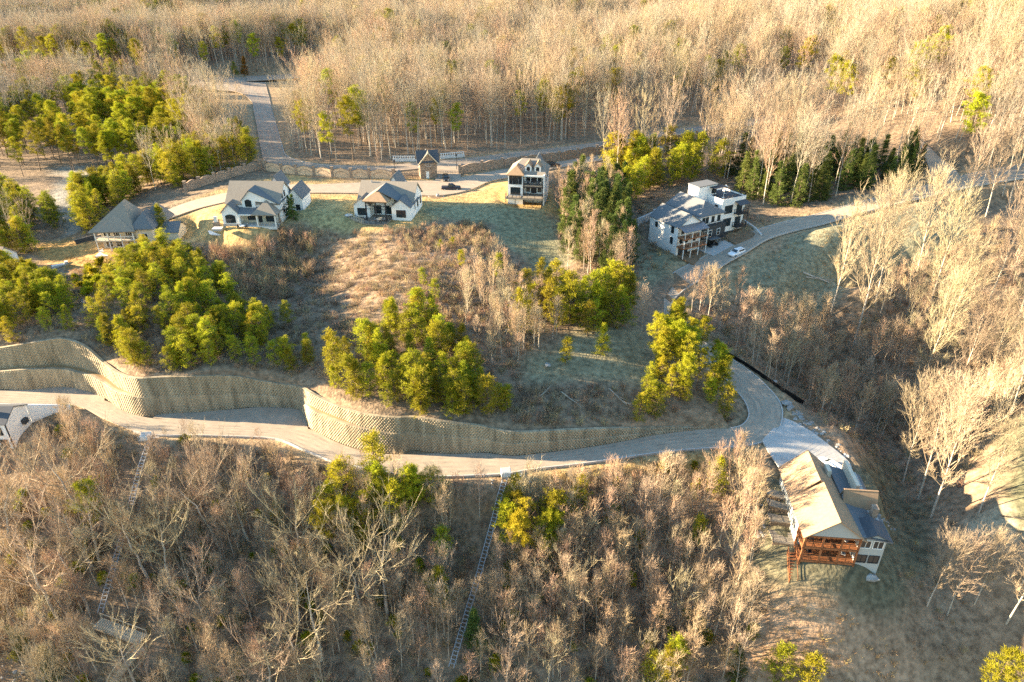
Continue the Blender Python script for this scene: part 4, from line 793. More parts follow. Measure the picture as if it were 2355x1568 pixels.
# ---------------------------------------------------------------- houses
class House:
    def __init__(s, name, label, cat, loc, rot): s.T = thing(name, label, cat, loc, rot); s.o = np.array(loc, float); s.r = R(rot)
    def box(s, name, x0,x1,y0,y1,z0,z1, m, parent=None, kind=None): return MB().box(x0,x1,y0,y1,z0,z1).build(name, m, parent or s.T, kind)
    def gable(s, x0,x1,y0,y1,ze,zr, m, axis='y', over=.35, t=.16, wall=None, apex=None, ze2=None, ends=(1,1), name='roof'):
        """gable roof with the ridge along the axis, and gable walls under its ends"""
        parts = []; ze2 = ze if ze2 is None else ze2; W = []
        def pr(P, tt, L): L.append(MB().prism(P, tt))
        if axis == 'y':
            xm = (x0+x1)/2 if apex is None else apex; sl = (zr-ze)/(xm-x0); sr = (zr-ze2)/(x1-xm)
            yo0, yo1 = y0-over*ends[0], y1+over*ends[1]
            pr([(x0-over,yo0,ze-over*sl+t),(xm,yo0,zr+t),(xm,yo1,zr+t),(x0-over,yo1,ze-over*sl+t)], t, parts); pr([(xm+.002,yo0,zr+t),(x1+over,yo0,ze2-over*sr+t),(x1+over,yo1,ze2-over*sr+t),(xm+.002,yo1,zr+t)], t, parts)
            for q, e in ((y0, ends[0]), (y1, ends[1])):
                if e: pr([(x0,q,ze-.02),(x1,q,ze2-.02),(xm,q,zr-.02)], .12, W)
        else:
            ym = (y0+y1)/2 if apex is None else apex; sl = (zr-ze)/(ym-y0); sr = (zr-ze2)/(y1-ym)
            xo0, xo1 = x0-over*ends[0], x1+over*ends[1]
            pr([(xo0,y0-over,ze-over*sl+t),(xo1,y0-over,ze-over*sl+t),(xo1,ym,zr+t),(xo0,ym,zr+t)], t, parts); pr([(xo0,ym+.002,zr+t),(xo1,ym+.002,zr+t),(xo1,y1+over,ze2-over*sr+t),(xo0,y1+over,ze2-over*sr+t)], t, parts)
            for q, e in ((x0, ends[0]), (x1, ends[1])):
                if e: pr([(q,y0,ze-.02),(q,y1,ze2-.02),(q,ym,zr-.02)], .12, W)
        for b in parts: r = b.build(name, m, s.T)
        if wall:
            for b in W: b.build('gable_wall', wall, s.T)
        # light trim along the gable edges
        return r
    def hip(s, x0,x1,y0,y1,ze,zr, m, rx=None, ry=None, over=.4, name='roof', xm=None):
        """hip roof; rx/ry give the ends of the ridge"""
        x0-=over; x1+=over; y0-=over; y1+=over; ze -= over*.4
        if rx is None and ry is None:
            d = min(x1-x0, y1-y0)/2
            if x1-x0 > y1-y0: rx = (x0+d, x1-d)
            else: ry = (y0+d, y1-d)
        A,B,C,D = (x0,y0,ze),(x1,y0,ze),(x1,y1,ze),(x0,y1,ze)
        if rx: p, q = (rx[0],(y0+y1)/2,zr),(rx[1],(y0+y1)/2,zr); F_ = [(A,B,q,p),(C,D,p,q),(B,C,q),(D,A,p)]
        else: xm = (x0+x1)/2 if xm is None else xm; p, q = (xm,ry[0],zr),(xm,ry[1],zr); F_ = [(A,B,p),(B,C,q,p),(C,D,q),(D,A,p,q)]
        b = MB()
        for f in F_: b.add(f, [tuple(range(len(f)))])
        b.box(x0,x1,y0,y1,ze-.18,ze-.01)
        return b.build(name, m, s.T)
    def win(s, side, u, z, w, h, pl, cols=2, rows=2, fm='dark_trim', arch=False, parent=None, fw=.09, name='window'):
        """window on a wall: side f/b faces -y/+y, l/r faces -x/+x; u is the centre along the wall, z the sill"""
        def P(a, b, d):                             # a along wall, b up, d outward
            return {'f':(u+a, pl-d, z+b), 'b':(u-a, pl+d, z+b), 'l':(pl-d, u-a, z+b), 'r':(pl+d, u+a, z+b)}[side]
        f = MB()
        def rect(a0,a1,b0,b1,d0,d1):
            V = [P(a,b,d) for d in (d0,d1) for a,b in ((a0,b0),(a1,b0),(a1,b1),(a0,b1))]; f.add(V, [(3,2,1,0),(4,5,6,7),(0,1,5,4),(1,2,6,5),(2,3,7,6),(3,0,4,7)])
        rect(-w/2-fw,-w/2,-fw,h+fw,-.02,.09); rect(w/2,w/2+fw,-fw,h+fw,-.02,.09); rect(-w/2,w/2,-fw,0,-.02,.11); rect(-w/2,w/2,h,h+fw,-.02,.09)
        for i in range(1, cols): a = -w/2+w*i/cols; rect(a-.03,a+.03,0,h,-.01,.07)
        for j in range(1, rows): b = h*j/rows; rect(-w/2,w/2,b-.025,b+.025,-.008,.066)
        if arch:
            n = 8; pts_ = [(-w/2-fw + (w+2*fw)*i/n, h+fw+ .38*math.sin(math.pi*i/n)) for i in range(n+1)]
            for i in range(n): f.add([P(*pts_[i],0),P(*pts_[i+1],0),P(pts_[i+1][0],h+fw-.001,0),P(pts_[i][0],h+fw-.001,0),P(*pts_[i],.09),P(*pts_[i+1],.09),P(pts_[i+1][0],h+fw-.001,.09),P(pts_[i][0],h+fw-.001,.09)], [(4,5,6,7),(0,1,5,4)])
        o = f.build(name, fm, parent or s.T); g = MB(); V = [P(a,b,d) for d in (.005,.03) for a,b in ((-w/2,0),(w/2,0),(w/2,h),(-w/2,h))]; g.add(V, [(3,2,1,0),(4,5,6,7),(0,1,5,4),(1,2,6,5),(2,3,7,6),(3,0,4,7)]); g.build('pane', 'glass', o); return o
    def door(s, side, u, z, w, h, pl, m='dark_trim', panels=3, name='door'):
        d = (lambda a,b,c: (u+a, pl-c, z+b)) if side == 'f' else (lambda a,b,c: (pl+c, u+a, z+b)) if side == 'r' else (lambda a,b,c: (pl-c, u-a, z+b))
        f = MB()
        def rect(a0,a1,b0,b1,d0,d1): V = [d(a,b,c) for c in (d0,d1) for a,b in ((a0,b0),(a1,b0),(a1,b1),(a0,b1))]; f.add(V, [(3,2,1,0),(4,5,6,7),(0,1,5,4),(1,2,6,5),(2,3,7,6),(3,0,4,7)])
        rect(-w/2,w/2,0,h,0,.04)
        for i in range(panels): rect(-w/2+.08,w/2-.08,h*i/panels+.06,h*(i+1)/panels-.06,.03,.07)
        return f.build(name, m, s.T)
    def rail(s, pts_, m='dark_trim', h=1.0, posts=1.6, bal=.0, name='railing'):
        f = MB()
        for a, b in zip(pts_[:-1], pts_[1:]):
            a, b = np.array(a, float), np.array(b, float); L = np.linalg.norm(b-a); n = max(1, int(round(L/posts))); up = np.array([0,0,h])
            f.bar(a+up, b+up, .09); f.bar(a+up*.12, b+up*.12, .06)
            for k in range(n+1): p = a+(b-a)*k/n; f.bar(p, p+up, .09)
            if bal:
                nb = int(L/bal)
                for k in range(nb): p = a+(b-a)*(k+.5)/nb; f.bar(p+up*.12, p+up, .03)
            else:
                for q in (.4,.66): f.bar(a+up*q, b+up*q, .025)
        return f.build(name, m, s.T)
    def post(s, x, y, z0, z1, m='trim', w=.2, name='post'): return s.box(name, x-w/2,x+w/2,y-w/2,y+w/2,z0,z1, m)

# B: white house with arched windows and stone-paved terrace
def house_arched():
    o = at(515, 519, 38.6); H = House('gabled_house', 'white gabled house with arched windows and a covered porch beside the terrace', 'house', (o[0], o[1], 38.6), -2)
    H.box('wall', 0,4.3, 0,3, -.6,3.6, 'white_wall'); H.gable(0,4.3, 0,7.4, 3.6,5.9, 'shingle_grey', wall='white_wall')
    H.box('wall', .6,14.4, 2.6,13, -.6,5.2, 'white_wall'); H.gable(.6,14.4, 2.6,13, 5.2,9.5, 'shingle_tan', axis='x', wall='white_wall', ends=(1,1))
    H.gable(4.9,14.4, 2.3,7.8, 6.2,8.7, 'shingle_grey', wall='white_wall', apex=7.2, ze2=5.3)
    H.box('wall', 4.9,8.3, 2.25,4, 3.4,6.25, 'white_wall')
    H.box('wall', 4.4,13, 2.5,2.7, 0,3.3, 'cream_wall')
    sh = MB().prism([(4.3,-.5,3.35),(9,-.5,3.35),(9,2.45,4.3),(4.3,2.45,4.3)], .14); sh.build('porch_roof', 'shingle_grey', H.T)
    H.hip(8.3,14.2, -.6,6.2, 3.5,6.3, 'shingle_tan', ry=(2.0,5.6), name='porch_roof')
    H.box('porch_floor', 4.4,14.1, -.7,2.6, -.6,.15, 'pale_concrete'); H.box('porch_beam', 4.4,14.1, -.6,-.35, 3.0,3.3, 'trim'); H.box('porch_beam', 13.85,14.1,-.35,2.6, 3.0,3.3, 'trim')
    for x in (4.7, 9.2, 13.9): H.post(x, -.45, .15, 3.0, 'trim', .28)
    H.post(13.95, 2.3, .15, 3.0, 'dark_trim', .2); H.rail([(9.4,-.5,.15),(13.8,-.5,.15),(13.95,2.2,.15)], 'pale_wood', .9, bal=.25)
    H.win('f', 2.1, .9, 2.4, 1.7, 0, 4, 3, arch=True); H.win('f', 6.5, 4.5, 1.5, 1.4, 2.25, 3, 3, arch=True)
    H.win('f', 6.6, .9, 1.8, 1.5, 2.5, 3, 2); H.win('f', 11.6, .5, 2.2, 2.1, 2.5, 3, 2); H.door('f', 8.9, .15, 1, 2.2, 2.5)
    for y, z in ((5.6,5.9),(7.4,5.9),(5.2,2.2),(9.3,2.2)): H.win('r', y, z, .8, 1.4, 14.4, 1, 2)
    H.box('wall', 13.6,17.6, 11,18.5, -.6,4.2, 'white_wall'); H.gable(13.6,17.6, 11,18.5, 4.2,6.8, 'shingle_grey', wall='white_wall'); H.win('f', 16.3, .9, 1, 1.3, 11, 2, 2)
    H.gable(9.8,13.4, 9.5,15, 7.6,10.4, 'shingle_grey', wall='white_wall'); H.box('wall', 9.8,13.4, 12,15, 0,7.6, 'white_wall')
    H.box('plinth', -.1,4.4,-.1,2.5,-.8,.55,'concrete'); return H
HB = house_arched()
# C: white house with the tall covered deck
def house_deck():
    o = at(816, 500, 39.3); H = House('gabled_house', 'white house with two front gables and a crowded timber deck', 'house', (o[0], o[1], 39.2), -8)
    H.box('wall', 0,4.3, 0,4, -.6,3.7, 'white_wall'); H.gable(0,4.3, 0,6.5, 3.7,5.5, 'shingle_tan', wall='white_wall')
    H.box('wall', .4,15.2, 3,12, -.6,4.2, 'white_wall'); H.gable(.4,15.2, 3,12, 4.2,7.9, 'shingle_tan', axis='x', wall='white_wall')
    H.box('wall', 10.3,15.3, -.3,4, -.9,3.7, 'white_wall'); H.gable(10.3,15.3, -.3,8, 3.7,5.6, 'shingle_grey', wall='white_wall')
    H.gable(3.6,13.6, -.2,8, 5.6,7.6, 'shingle_grey', apex=7.0, ze2=4.4, ends=(0,0)); H.hip(3.9,9.7, -2.6,5, 5.8,7.7, 'shingle_warm', ry=(.4,4), name='porch_roof')
    H.box('porch_beam', 4.0,9.6,-2.6,-2.4, 5.2,5.6, 'dark_trim'); 
    for x in (4.2, 6.8, 9.4): H.post(x, -2.4, .4, 5.3, 'dark_trim', .28)
    H.box('wall', 4.3,10.3, 2.6,3.0, 0,5.4, 'white_wall'); H.win('f', 5.6, .7, 1.8, 2.1, 2.6, 2, 1); H.win('f', 8.8, .7, 1.8, 2.1, 2.6, 2, 1)
    for z in (3.4, 4.2): H.box('screen_bar', 4.3,9.4,-2.45,-2.38, z,z+.14, 'dark_trim')
    H.win('f', 2.15, 1.0, 2.3, 1.7, 0, 3, 2); H.win('f', 12.8, .9, 2.4, 1.8, -.3, 3, 2)
    for y in (4.2, 7.4, 10.4): H.win('r', y, 1.6, .9, 1.8, 15.2, 1, 2)
    d = MB().prism([(-1.2,-1.3,.35),(4.2,-4.9,.35),(7.4,-5.4,.35),(9.9,-4.2,.35),(10.2,-.4,.35),(10.2,2.5,.35),(4.3,2.5,.35),(4.3,-.1,.35),(-1.2,-.1,.35)], .3); d.build('deck', 'grey_wood', H.T)
    for x, y in ((-1,-1.2),(1.6,-2.9),(4.2,-4.7),(7.3,-5.2),(9.6,-4.1)): H.post(x, y, -3.2, .3, 'dark_trim', .18)
    H.rail([(-1.1,-1.3,.35),(4.2,-4.8,.35)], 'pale_wood', 1.0, 1.1); H.rail([(4.2,-4.8,.35),(7.4,-5.3,.35),(9.8,-4.1,.35),(10.1,-.5,.35)], 'dark_trim', 1.0, 1.4)
    H.gable(6.6,10.4, 9,14.5, 6,9.1, 'shingle_grey', wall='white_wall'); H.box('wall', 6.6,10.4, 11.8,14.5, 0,6, 'white_wall')
    H.box('vent_pipe', 3,3.25,6.9,7.15,7.6,8.2,'steel'); H.box('vent_pipe', 12,12.25,8.1,8.35,7.4,8.1,'steel'); return H
HC = house_deck()
# D: tall narrow house with stacked porches
def house_tall():
    o = at(1167, 470, 38.8); H = House('tall_house', 'tall narrow white house with stacked porches and two dormers above the grass slope', 'house', (o[0]+.1, o[1]+1.2, 38.8), -9)
    H.box('wall', 0,4.2, 0,3, -1,8.3, 'white_wall'); H.box('wall', 0,10.2, 2.2,11, -2,8.3, 'white_wall'); H.box('wall', 9.9,10.2, -.2,2.2, -2,8.3, 'white_wall')
    H.hip(0,10.2, 1.2,11, 8.3,11.3, 'shingle_tan', rx=(3.2,8.2)); H.hip(-.1,4.3, -.1,5, 8.3,10.3, 'shingle_warm', ry=(2.0,4.9), name='roof', over=.35)
    for lv, nm in ((2.4,'deck'), (5.4,'balcony')): H.box(nm, 4.2,9.9, -.2,2.2, lv-.35,lv, 'grey_wood')
    H.box('porch_beam', 4.2,9.95,-.25,0, 7.8,8.25, 'trim'); H.box('porch_beam', 4.2,9.95,-.25,0, 4.75,5.1, 'dark_trim')
    for x in (4.4, 9.7): H.post(x, -.1, -2.4, 7.9, 'dark_trim', .22)
    H.rail([(4.5,-.15,5.4),(9.6,-.15,5.4)], 'dark_trim', 1, 1.6); H.box('deck', -.4,10, -2.6,-.2, 2.0,2.35, 'grey_wood'); H.rail([(-.4,-.1,2.35),(-.4,-2.5,2.35),(9.9,-2.5,2.35),(9.9,-.2,2.35)], 'dark_trim', 1, 1.9)
    for x in (-.2, 2.4, 4.9, 7.4, 9.8): H.post(x, -2.4, -4.2, 2.0, 'dark_trim', .17)
    for u, w_ in ((.75,.7),(2.1,1.5),(3.45,.7)): H.win('f', u, 5.6, w_, 2.2, 0, 2 if w_ > 1 else 1, 3)
    H.win('f', 2.1, 2.6, 2.6, 2.0, 0, 3, 2)
    for z in (2.5, 5.5): H.win('f', 5.4, z+.5, .9, 1.7, 2.2, 1, 2); H.win('f', 8.6, z+.5, .9, 1.7, 2.2, 1, 2); H.door('f', 7.0, z, 1.6, 2.3, 2.2)
    for x in (5.4, 8.0): H.box('dormer', x-.85,x+.85, 1.9,5, 8.6,10.2, 'white_wall'); H.gable(x-.85,x+.85, 1.9,5.2, 10.2,11.2, 'shingle_warm', over=.2, wall='white_wall', name='dormer_roof'); H.win('f', x, 9.0, .7, .9, 1.9, 2, 2)
    for y in (3.5, 8): H.win('r', y, 5.8, .9, 1.5, 10.2, 1, 2)
    H.gable(6.2,8.4, 8,11.5, 9.6,11.6, 'shingle_grey', wall='white_wall'); H.box('foundation', -.1,10.3, 2.1,11.1, -4,.1, 'concrete'); return H
HD = house_tall()
# F: gatehouse of stone
def gatehouse():
    o = at(967, 411, 40); H = House('gatehouse', 'small stone gatehouse with steep blue grey cross gabled roof between the gates', 'gatehouse', (o[0], o[1], 40), 13)
    H.box('wall', 0,5.2, 0,4.8, -.3,4.6, 'stonework'); H.gable(0,5.2, 0,4.8, 4.6,7.6, 'shingle_dark', wall='stonework', over=.5); H.gable(-.4,5.6, 0,4.8, 5.2,7.9, 'shingle_dark', axis='x', over=.45, wall='stonework')
    # stones standing proud of the front wall
    bm = MB(); g = np.random.default_rng(4); z = 0.
    while z < 4.5:
        hh = g.uniform(.2,.38); x = 0.05
        while x < 5.1:
            ww = g.uniform(.3,.75); x1 = min(x+ww, 5.15)
            if not (1.75 < x+ww/2 < 3.2 and z < 2.3): bm.box(x+.02,x1-.02,-g.uniform(.04,.11),.01,z+.02,min(z+hh-.02,4.55))
            x = x1
        z += hh
    bm.build('stone_facing', 'stonework', H.T, kind='stuff')
    H.door('f', 2.2, 0, .9, 2.1, -.02, 'trim'); H.win('f', 2.6, 3.7, 1.4, 1.3, -.02, 2, 2, fm='grey_siding'); H.win('l', 2.4, 1.6, .9, 1.2, 0, 2, 2)
    for k in (-1, 1):
        b = MB().bar((2.6+k*3.15,-.52,4.28),(2.6,-.52,7.78),.16,.3); b.build('barge_board', 'pale_wood', H.T)
    H.cyl = MB().cyl((2.6,-.3,7.7),(2.6,-.3,8.7),.22,6,.03).build('finial', 'pale_wood', H.T); return H
HF = gatehouse()
# A: house with steep hip roof
def house_hip():
    o = at(229, 578, 32.5); H = House('hip_roofed_house', 'cream house with steep grey hip roof and two levels of porches at the left', 'house', (o[0], o[1], 32.4), 4)
    H.box('wall', .5,9.6, 2,10.5, -.4,5.6, 'cream_wall'); H.hip(-.9,10, -.2,10.6, 5.6,12, 'shingle_tan', ry=(4.6,6.4), xm=6.9); H.hip(1.2,9.8,-.4,5, 5.75,9.2,'shingle_tan', ry=(2.4,4.8))
    H.box('wall', 10,14.3, .6,9, -1,6, 'cream_wall'); H.hip(9.2,14.6, .4,9, 6,9.4, 'shingle_grey', ry=(3.2,6)); H.hip(11,16, 5,11, 6.2,10.6, 'shingle_grey')
    H.box('balcony', -.2,9.8, -.3,2, 2.75,3.05, 'pale_wood'); H.box('porch_floor', -.2,9.8, -.3,2, -.4,.15, 'pale_concrete')
    for x in (0, 3.2, 6.4, 9.5): H.post(x, -.1, .15, 2.75, 'trim', .2); H.post(x, -.1, 3.05, 5.5, 'trim', .2)
    H.rail([(-.1,-.2,3.05),(9.7,-.2,3.05)], 'trim', 1, 2.2, bal=.3)
    for u in (2.1, 4.6, 7.6): H.win('f', u, .6, 1.6, 1.6, 2, 2, 2, fm='trim'); H.win('f', u, 3.5, 1.7, 1.5, 2, 3, 1, fm='trim')
    H.win('f', 12.2, 3.0, 1.3, 1.5, .6, 2, 1, fm='trim'); H.box('foundation', 9.95,14.4, .5,6, -3,0, 'concrete'); H.box('terrace', .2,7.5, -3.2,-.3, -.5,.05, 'pale_concrete'); H.box('step', 3,6, -4,-3.2, -.5,-.2, 'pale_concrete')
    st = MB()
    for k in range(9): st.box(10.0+k*.28,10.28+k*.28,-1.2,.4, 2.6-k*.3, 2.75-k*.3)
    st.build('stairs', 'grey_wood', H.T); H.box('garage_wall', 14.3,20, 2,8, .5,4.2, 'cream_wall'); H.gable(14.3,20, 2,8, 4.2,6, 'shingle_grey', axis='x', wall='cream_wall'); return H
HA = house_hip()
# G: big house with timber decks in the lower right
def house_timber():
    o = at(1832, 1314, 21.4); H = House('timber_deck_house', 'large grey house with sunlit brown roof and two orange timber decks at the lower right', 'house', (o[0]+.2, o[1]+.4, 21.3), -6)
    zb = 6.9; L = 14.8
    H.box('wall', 0,11.2, 3.2,L, -.6,zb, 'grey_siding'); H.box('wall', 7.6,11.2, .5,3.2, -.9,zb, 'grey_siding'); H.box('foundation', -.05,7.6, 3.1,L, -.8,1.9, 'stonework')
    H.gable(-.1,7.8, 0,8.2, zb,10.0, 'shingle_warm', wall='grey_siding', over=.45, ends=(1,0)); H.gable(-.1,6.9, 8.0,L, zb,10.35, 'shingle_warm', wall='grey_siding', over=.45, apex=3.3, ends=(0,1), ze2=7.4)
    b = MB().prism([(7.2,.0,7.35),(11.8,.0,6.6),(11.9,L,6.6),(6.6,L,8.2)], .2); b.build('roof', 'shingle_grey', H.T)  # right roof plane: shaded side of the warm roof, shade put into grey shingles
    H.gable(7.6,11.3, .3,3.6, 6.75,7.7, 'shingle_dark', wall='grey_siding', over=.3, name='front_gable')
    H.gable(7.0,11.3, 6.2,8.6, 6.9,9.5, 'shingle_warm', axis='x', wall='grey_siding', over=.3, name='cross_gable')
    H.box('parapet_wall', 9.2,9.75, 9.2,L+.6, 6.8,8.9, 'cream_wall'); H.box('parapet_wall', 5.6,6.2, 11.6,13.4, 7,9.4, 'cream_wall')
    H.box('garage_wall', 6.9,11.2, 11.5,L, 2,7.0, 'grey_siding'); H.box('chimney', 10.2,11, 4.5,5.6, 6.5,8.6, 'stonework')
    for z in (2.0, 4.6):
        d = H.box('deck', -.2,7.6, 0,3.2, z-.28,z, 'cedar_wood'); n = 8
        for k in range(n): MB().box(-.2,7.6, .02+k*3.16/n, (k+1)*3.16/n-.02, z+.002, z+.04).build('floor_board', 'cedar_wood', d)
    for x in (0, 2.55, 5.1, 7.5): H.post(x, .12, -1.2, zb, 'cedar_wood', .24); H.box('footing', x-.25,x+.25,-.13,.37,-1.5,-.9,'pale_concrete')
    H.post(0, 3.0, -.8, zb, 'cedar_wood', .22)
    for z in (2.0, 4.6):
        H.rail([(-.1,3.1,z),(-.1,.05,z),(7.5,.05,z)], 'cedar_wood', 1.05, 1.28)
    H.box('ceiling', 0,7.6, .1,3.2, zb-.12,zb-.01, 'cedar_wood')
    H.box('beam', 0,7.6,.02,.22, zb-.35,zb-.13, 'cedar_wood'); 
    for u, w_ in ((1.4,1.6),(4,1.8),(6.4,1.2)): H.win('f', u, 2.6, w_, 1.5, 3.2, 2, 1, fm='trim'); H.win('f', u, 5.0, w_, 1.5, 3.2, 2, 1, fm='trim')
    for u in (8.5, 10.2): H.win('f', u, 4.9, 1.3, 1.3, .5, 2, 1, fm='trim'); H.win('f', u, 2.1, 1.3, 1.3, .5, 2, 1, fm='dark_trim')
    for y in (5, 8, 11.5): H.win('l', y, 3.6, 1.2, 1.5, 0, 2, 1, fm='trim')
    st = MB()                                        # outside stair at the left of the decks
    for k in range(9): st.box(-1.35,-.35, 1.2-k*.33, 1.5-k*.33, 1.9-k*.3, 1.98-k*.3)
    for x in (-1.4, -.3): st.bar((x,1.6,2.0),(x,-1.7,-.9),.1,.26); st.bar((x,1.6,3.0),(x,-1.7,.1),.08); st.bar((x,1.6,2.0),(x,1.6,3.0),.08); st.bar((x,-1.7,-.9),(x,-1.7,.1),.08)
    st.build('stairs', 'cedar_wood', H.T); return H
HG = house_timber()
# E: three townhouses in a row
def town(i, dx, dy, label): 
    c, s = math.cos(R(30)), math.sin(R(30)); p = np.array([41.0, 163.2, 34.1]) + np.array([dx*c-dy*s, dx*s+dy*c, 0]); return House('townhouse', label, 'townhouse', tuple(p), 30)
def town1():
    H = town(0, 0, 0, 'leftmost townhouse, pale walls, brown railed balconies and a metal porch roof')
    H.box('wall', 0,7.8, 0,10.6, -1,7.3, 'white_wall'); H.gable(0,7.8, 0,10.6, 7.3,9.8, 'shingle_grey', wall='white_wall', over=.35); pr = MB().prism([(-.1,-2.6,6.7),(7.9,-2.6,6.7),(7.9,.05,7.6),(-.1,.05,7.6)], .12); pr.build('porch_roof', 'metal_roof', H.T)
    for z in (2.5, 5.0-.1): H.box('balcony', 0,7.8,-2.5,0, z-.28,z, 'cedar_wood'); H.rail([(.05,-.1,z),(.05,-2.45,z),(7.75,-2.45,z),(7.75,-.1,z)], 'grey_wood', 1, 1.9)
    for x in (.15, 2.6, 5.1, 7.6): H.post(x, -2.4, -.2, 6.6, 'trim', .17)
    H.door('f', 2.3, -.2, 3.2, 2.3, 0, 'dark_cladding', 4, name='garage_door'); H.door('f', 5.4, -.2, 1.0, 2.2, 0, 'trim')
    for u in (1.3, 3.0, 5.6): H.win('f', u, 3.0, .9, 1.5, 0, 1, 2); H.win('f', u+.4, 5.5, .9, 1.2, 0, 1, 2)
    H.win('l', 2, 5.4, .8, 1.5, 0, 1, 2); H.win('l', 2, 2.6, .8, 1.5, 0, 1, 2); H.win('l', 8, 5.2, .8, 1.1, 0, 1, 2); return H
def town2():
    H = town(1, 8.2, 1.2, 'middle townhouse with dark cladding below and a brown grey hip roof')
    H.box('wall', 0,8, 0,12.5, -1,8.4, 'white_wall'); H.hip(0,8, 0,12.5, 8.5,11, 'shingle_grey', ry=(3.2,12.4)); H.box('wall', .2,8, -1.2,0, 2.2,5.6, 'dark_cladding'); 
    H.box('balcony', .2,8,-1.9,-1.2, 2.1,2.35,'dark_cladding'); H.rail([(.3,-1.85,2.35),(7.9,-1.85,2.35)], 'dark_trim', 1, 2, name='railing'); H.box('balcony', .2,8,-1.2,0, 5.6,5.8,'dark_cladding'); H.rail([(.3,-1.15,5.8),(7.9,-1.15,5.8)], 'dark_trim', .9, 2)
    for u in (1.2, 2.4, 4.4, 6.4): H.win('f', u, 6.3, .8, 1.4, 0, 1, 2); 
    for u in (1.4, 2.8, 5.6): H.win('f', u, 3.0, 1, 1.6, -1.2, 1, 2, fm='trim')
    H.door('f', 4, -.4, 4.2, 2.3, 0, 'dark_cladding', 4, name='garage_door'); H.win('l', 2, 6.2, .8, 1.2, 0, 1, 2); return H
def town3():
    H = town(2, 16.4, 2.2, 'rightmost townhouse, white flat roofed tower with roof terrace and small black balconies')
    H.box('wall', 0,8.2, 0,8, -1,10.6, 'white_wall'); H.box('roof_terrace', .25,7.95,.25,7.75,10.602,10.75, 'shingle_dark'); 
    for a in ((0,8.2,-.02,.2),(0,8.2,7.8,8.02),(-.02,.2,.2,7.8),(8.0,8.22,.2,7.8)): H.box('parapet', *a, 10.6,11.1, 'white_wall')
    H.box('stair_tower', -3.4,3, 5.6,9.4, -1,13.4, 'white_wall'); H.box('roof', -3.6,3.2, 5.4,9.6, 13.4,13.6, 'shingle_grey'); H.box('canopy', .4,4.6, 3.6,5.6, 12.9,13.05, 'dark_trim'); H.win('f', 2.1, 11.2, 1.4, 1.4, 5.6, 2, 1); H.post(4.4, 3.8, 10.75, 12.9, 'dark_trim', .12); H.post(.6, 3.8, 10.75, 12.9, 'dark_trim', .12)
    H.rail([(.3,.2,11.1),(8,.2,11.1),(8,7.6,11.1)], 'dark_trim', .7, 1.6)
    for z in (3.4, 6.9): H.box('balcony', 4.6,8.0,-1.6,0, z-.2,z, 'dark_trim'); H.rail([(4.65,-.1,z),(4.65,-1.55,z),(7.95,-1.55,z),(7.95,-.1,z)], 'dark_trim', 1, 1.1); H.win('f', 6.3, z, 1.8, 2.2, 0, 2, 1); H.win('f', 2.4, z+.3, 2.6, 2.0, 0, 3, 1)
    c = MB().prism([(4.4,-1.9,9.5),(8.2,-1.9,9.5),(8.2,0,10.1),(4.4,0,10.1)], .12); c.build('canopy', 'shingle_dark', H.T)
    for x in (4.6, 8): H.post(x, -1.6, 3.4, 9.4, 'dark_trim', .1)
    H.door('f', 4.6, -.6, 5.4, 2.7, 0, 'dark_cladding', 4, name='garage_door'); H.win('l', 2, 7.4, .9, 1.8, 0, 1, 2); H.post(-.1, .1, -1, 10.6, 'trim', .35); return H
T1, T2, T3 = town1(), town2(), town3()
# H: white house at the left edge below the road
def house_edge():
    H = House('white_house', 'white house with dark blue roof cut by the left edge below the road', 'house', (-102, 100.8, 20.0), 0)
    H.box('wall', 0,12, 0,6, -1.5,7.3, 'white_wall'); H.gable(0,12, 0,6, 7.3,8.9, 'shingle_dark', axis='x', wall='white_wall', over=.3)
    for u, z, m in ((10.3,4.9,0),(10.6,2.3,0),(10.9,-.1,0),(8.3,4.9,0),(8.2,2.2,0),(8.6,-.1,0),(6,4.9,0),(6,2.3,0)): H.win('f', u, z, 1.3, 1.5, 0, 2, 1, fm='dark_trim')
    H.box('corner_trim', 11.9,12.06,-.06,.1,-1.5,7.3,'dark_trim'); H.box('wall_unit', 12,12.7, 3.6,4.7, 4.6,5.5, 'dark_cladding'); H.box('chimney', 8.4,9.3, 1.2,2.1, 7.5,10.2, 'white_wall'); return H
HH = house_edge()
def edge_yard():
    T = thing('yard_wall', 'long white retaining wall running from the edge house towards the road', 'wall', (0,0,0))
    MB().prism([(-89.98,106.8,20),(-84.6,110.6,21.5),(-84.6,110.6,24.6),(-89.98,106.8,27.2)], .35).build('face', 'white_wall', T)
    MB().prism([(-101,107,23.9),(-89.6,107,23.9),(-84.8,110.8,23.9),(-86,114.5,23.9),(-101,113.5,23.9)], .4).build('yard', 'pale_concrete', kind='structure')
    MB().prism([(-88.6,108.8,23.93),(-85.1,111.2,23.93),(-85.3,113.8,23.93),(-86.6,113.8,23.93)], .1).build('lawn', 'lawn_green', kind='structure')
mk('lawn_green', (.16,.22,.03), .95, noise=.3, nscale=2)
edge_yard()
def house_far_left():
    H = House('brown_roofed_house', 'house with purple brown roof and pale wall at the far left edge', 'house', (-140, 161, 29), 0)
    H.box('wall', 0,11.5, 0,8, -1,3.8, 'white_wall'); H.gable(0,11.5, 0,8, 3.8,6.6, 'stonework', axis='x', wall='white_wall'); H.gable(7.6,11.8, -1.5,4, 3.6,6.0, 'stonework', wall='white_wall'); H.box('wall', 7.6,11.8,-1.4,0,-1,3.6,'white_wall'); H.win('f', 9.7, .8, 1.2, 1.4, -1.4, 2, 2); return H
HI = house_far_left()
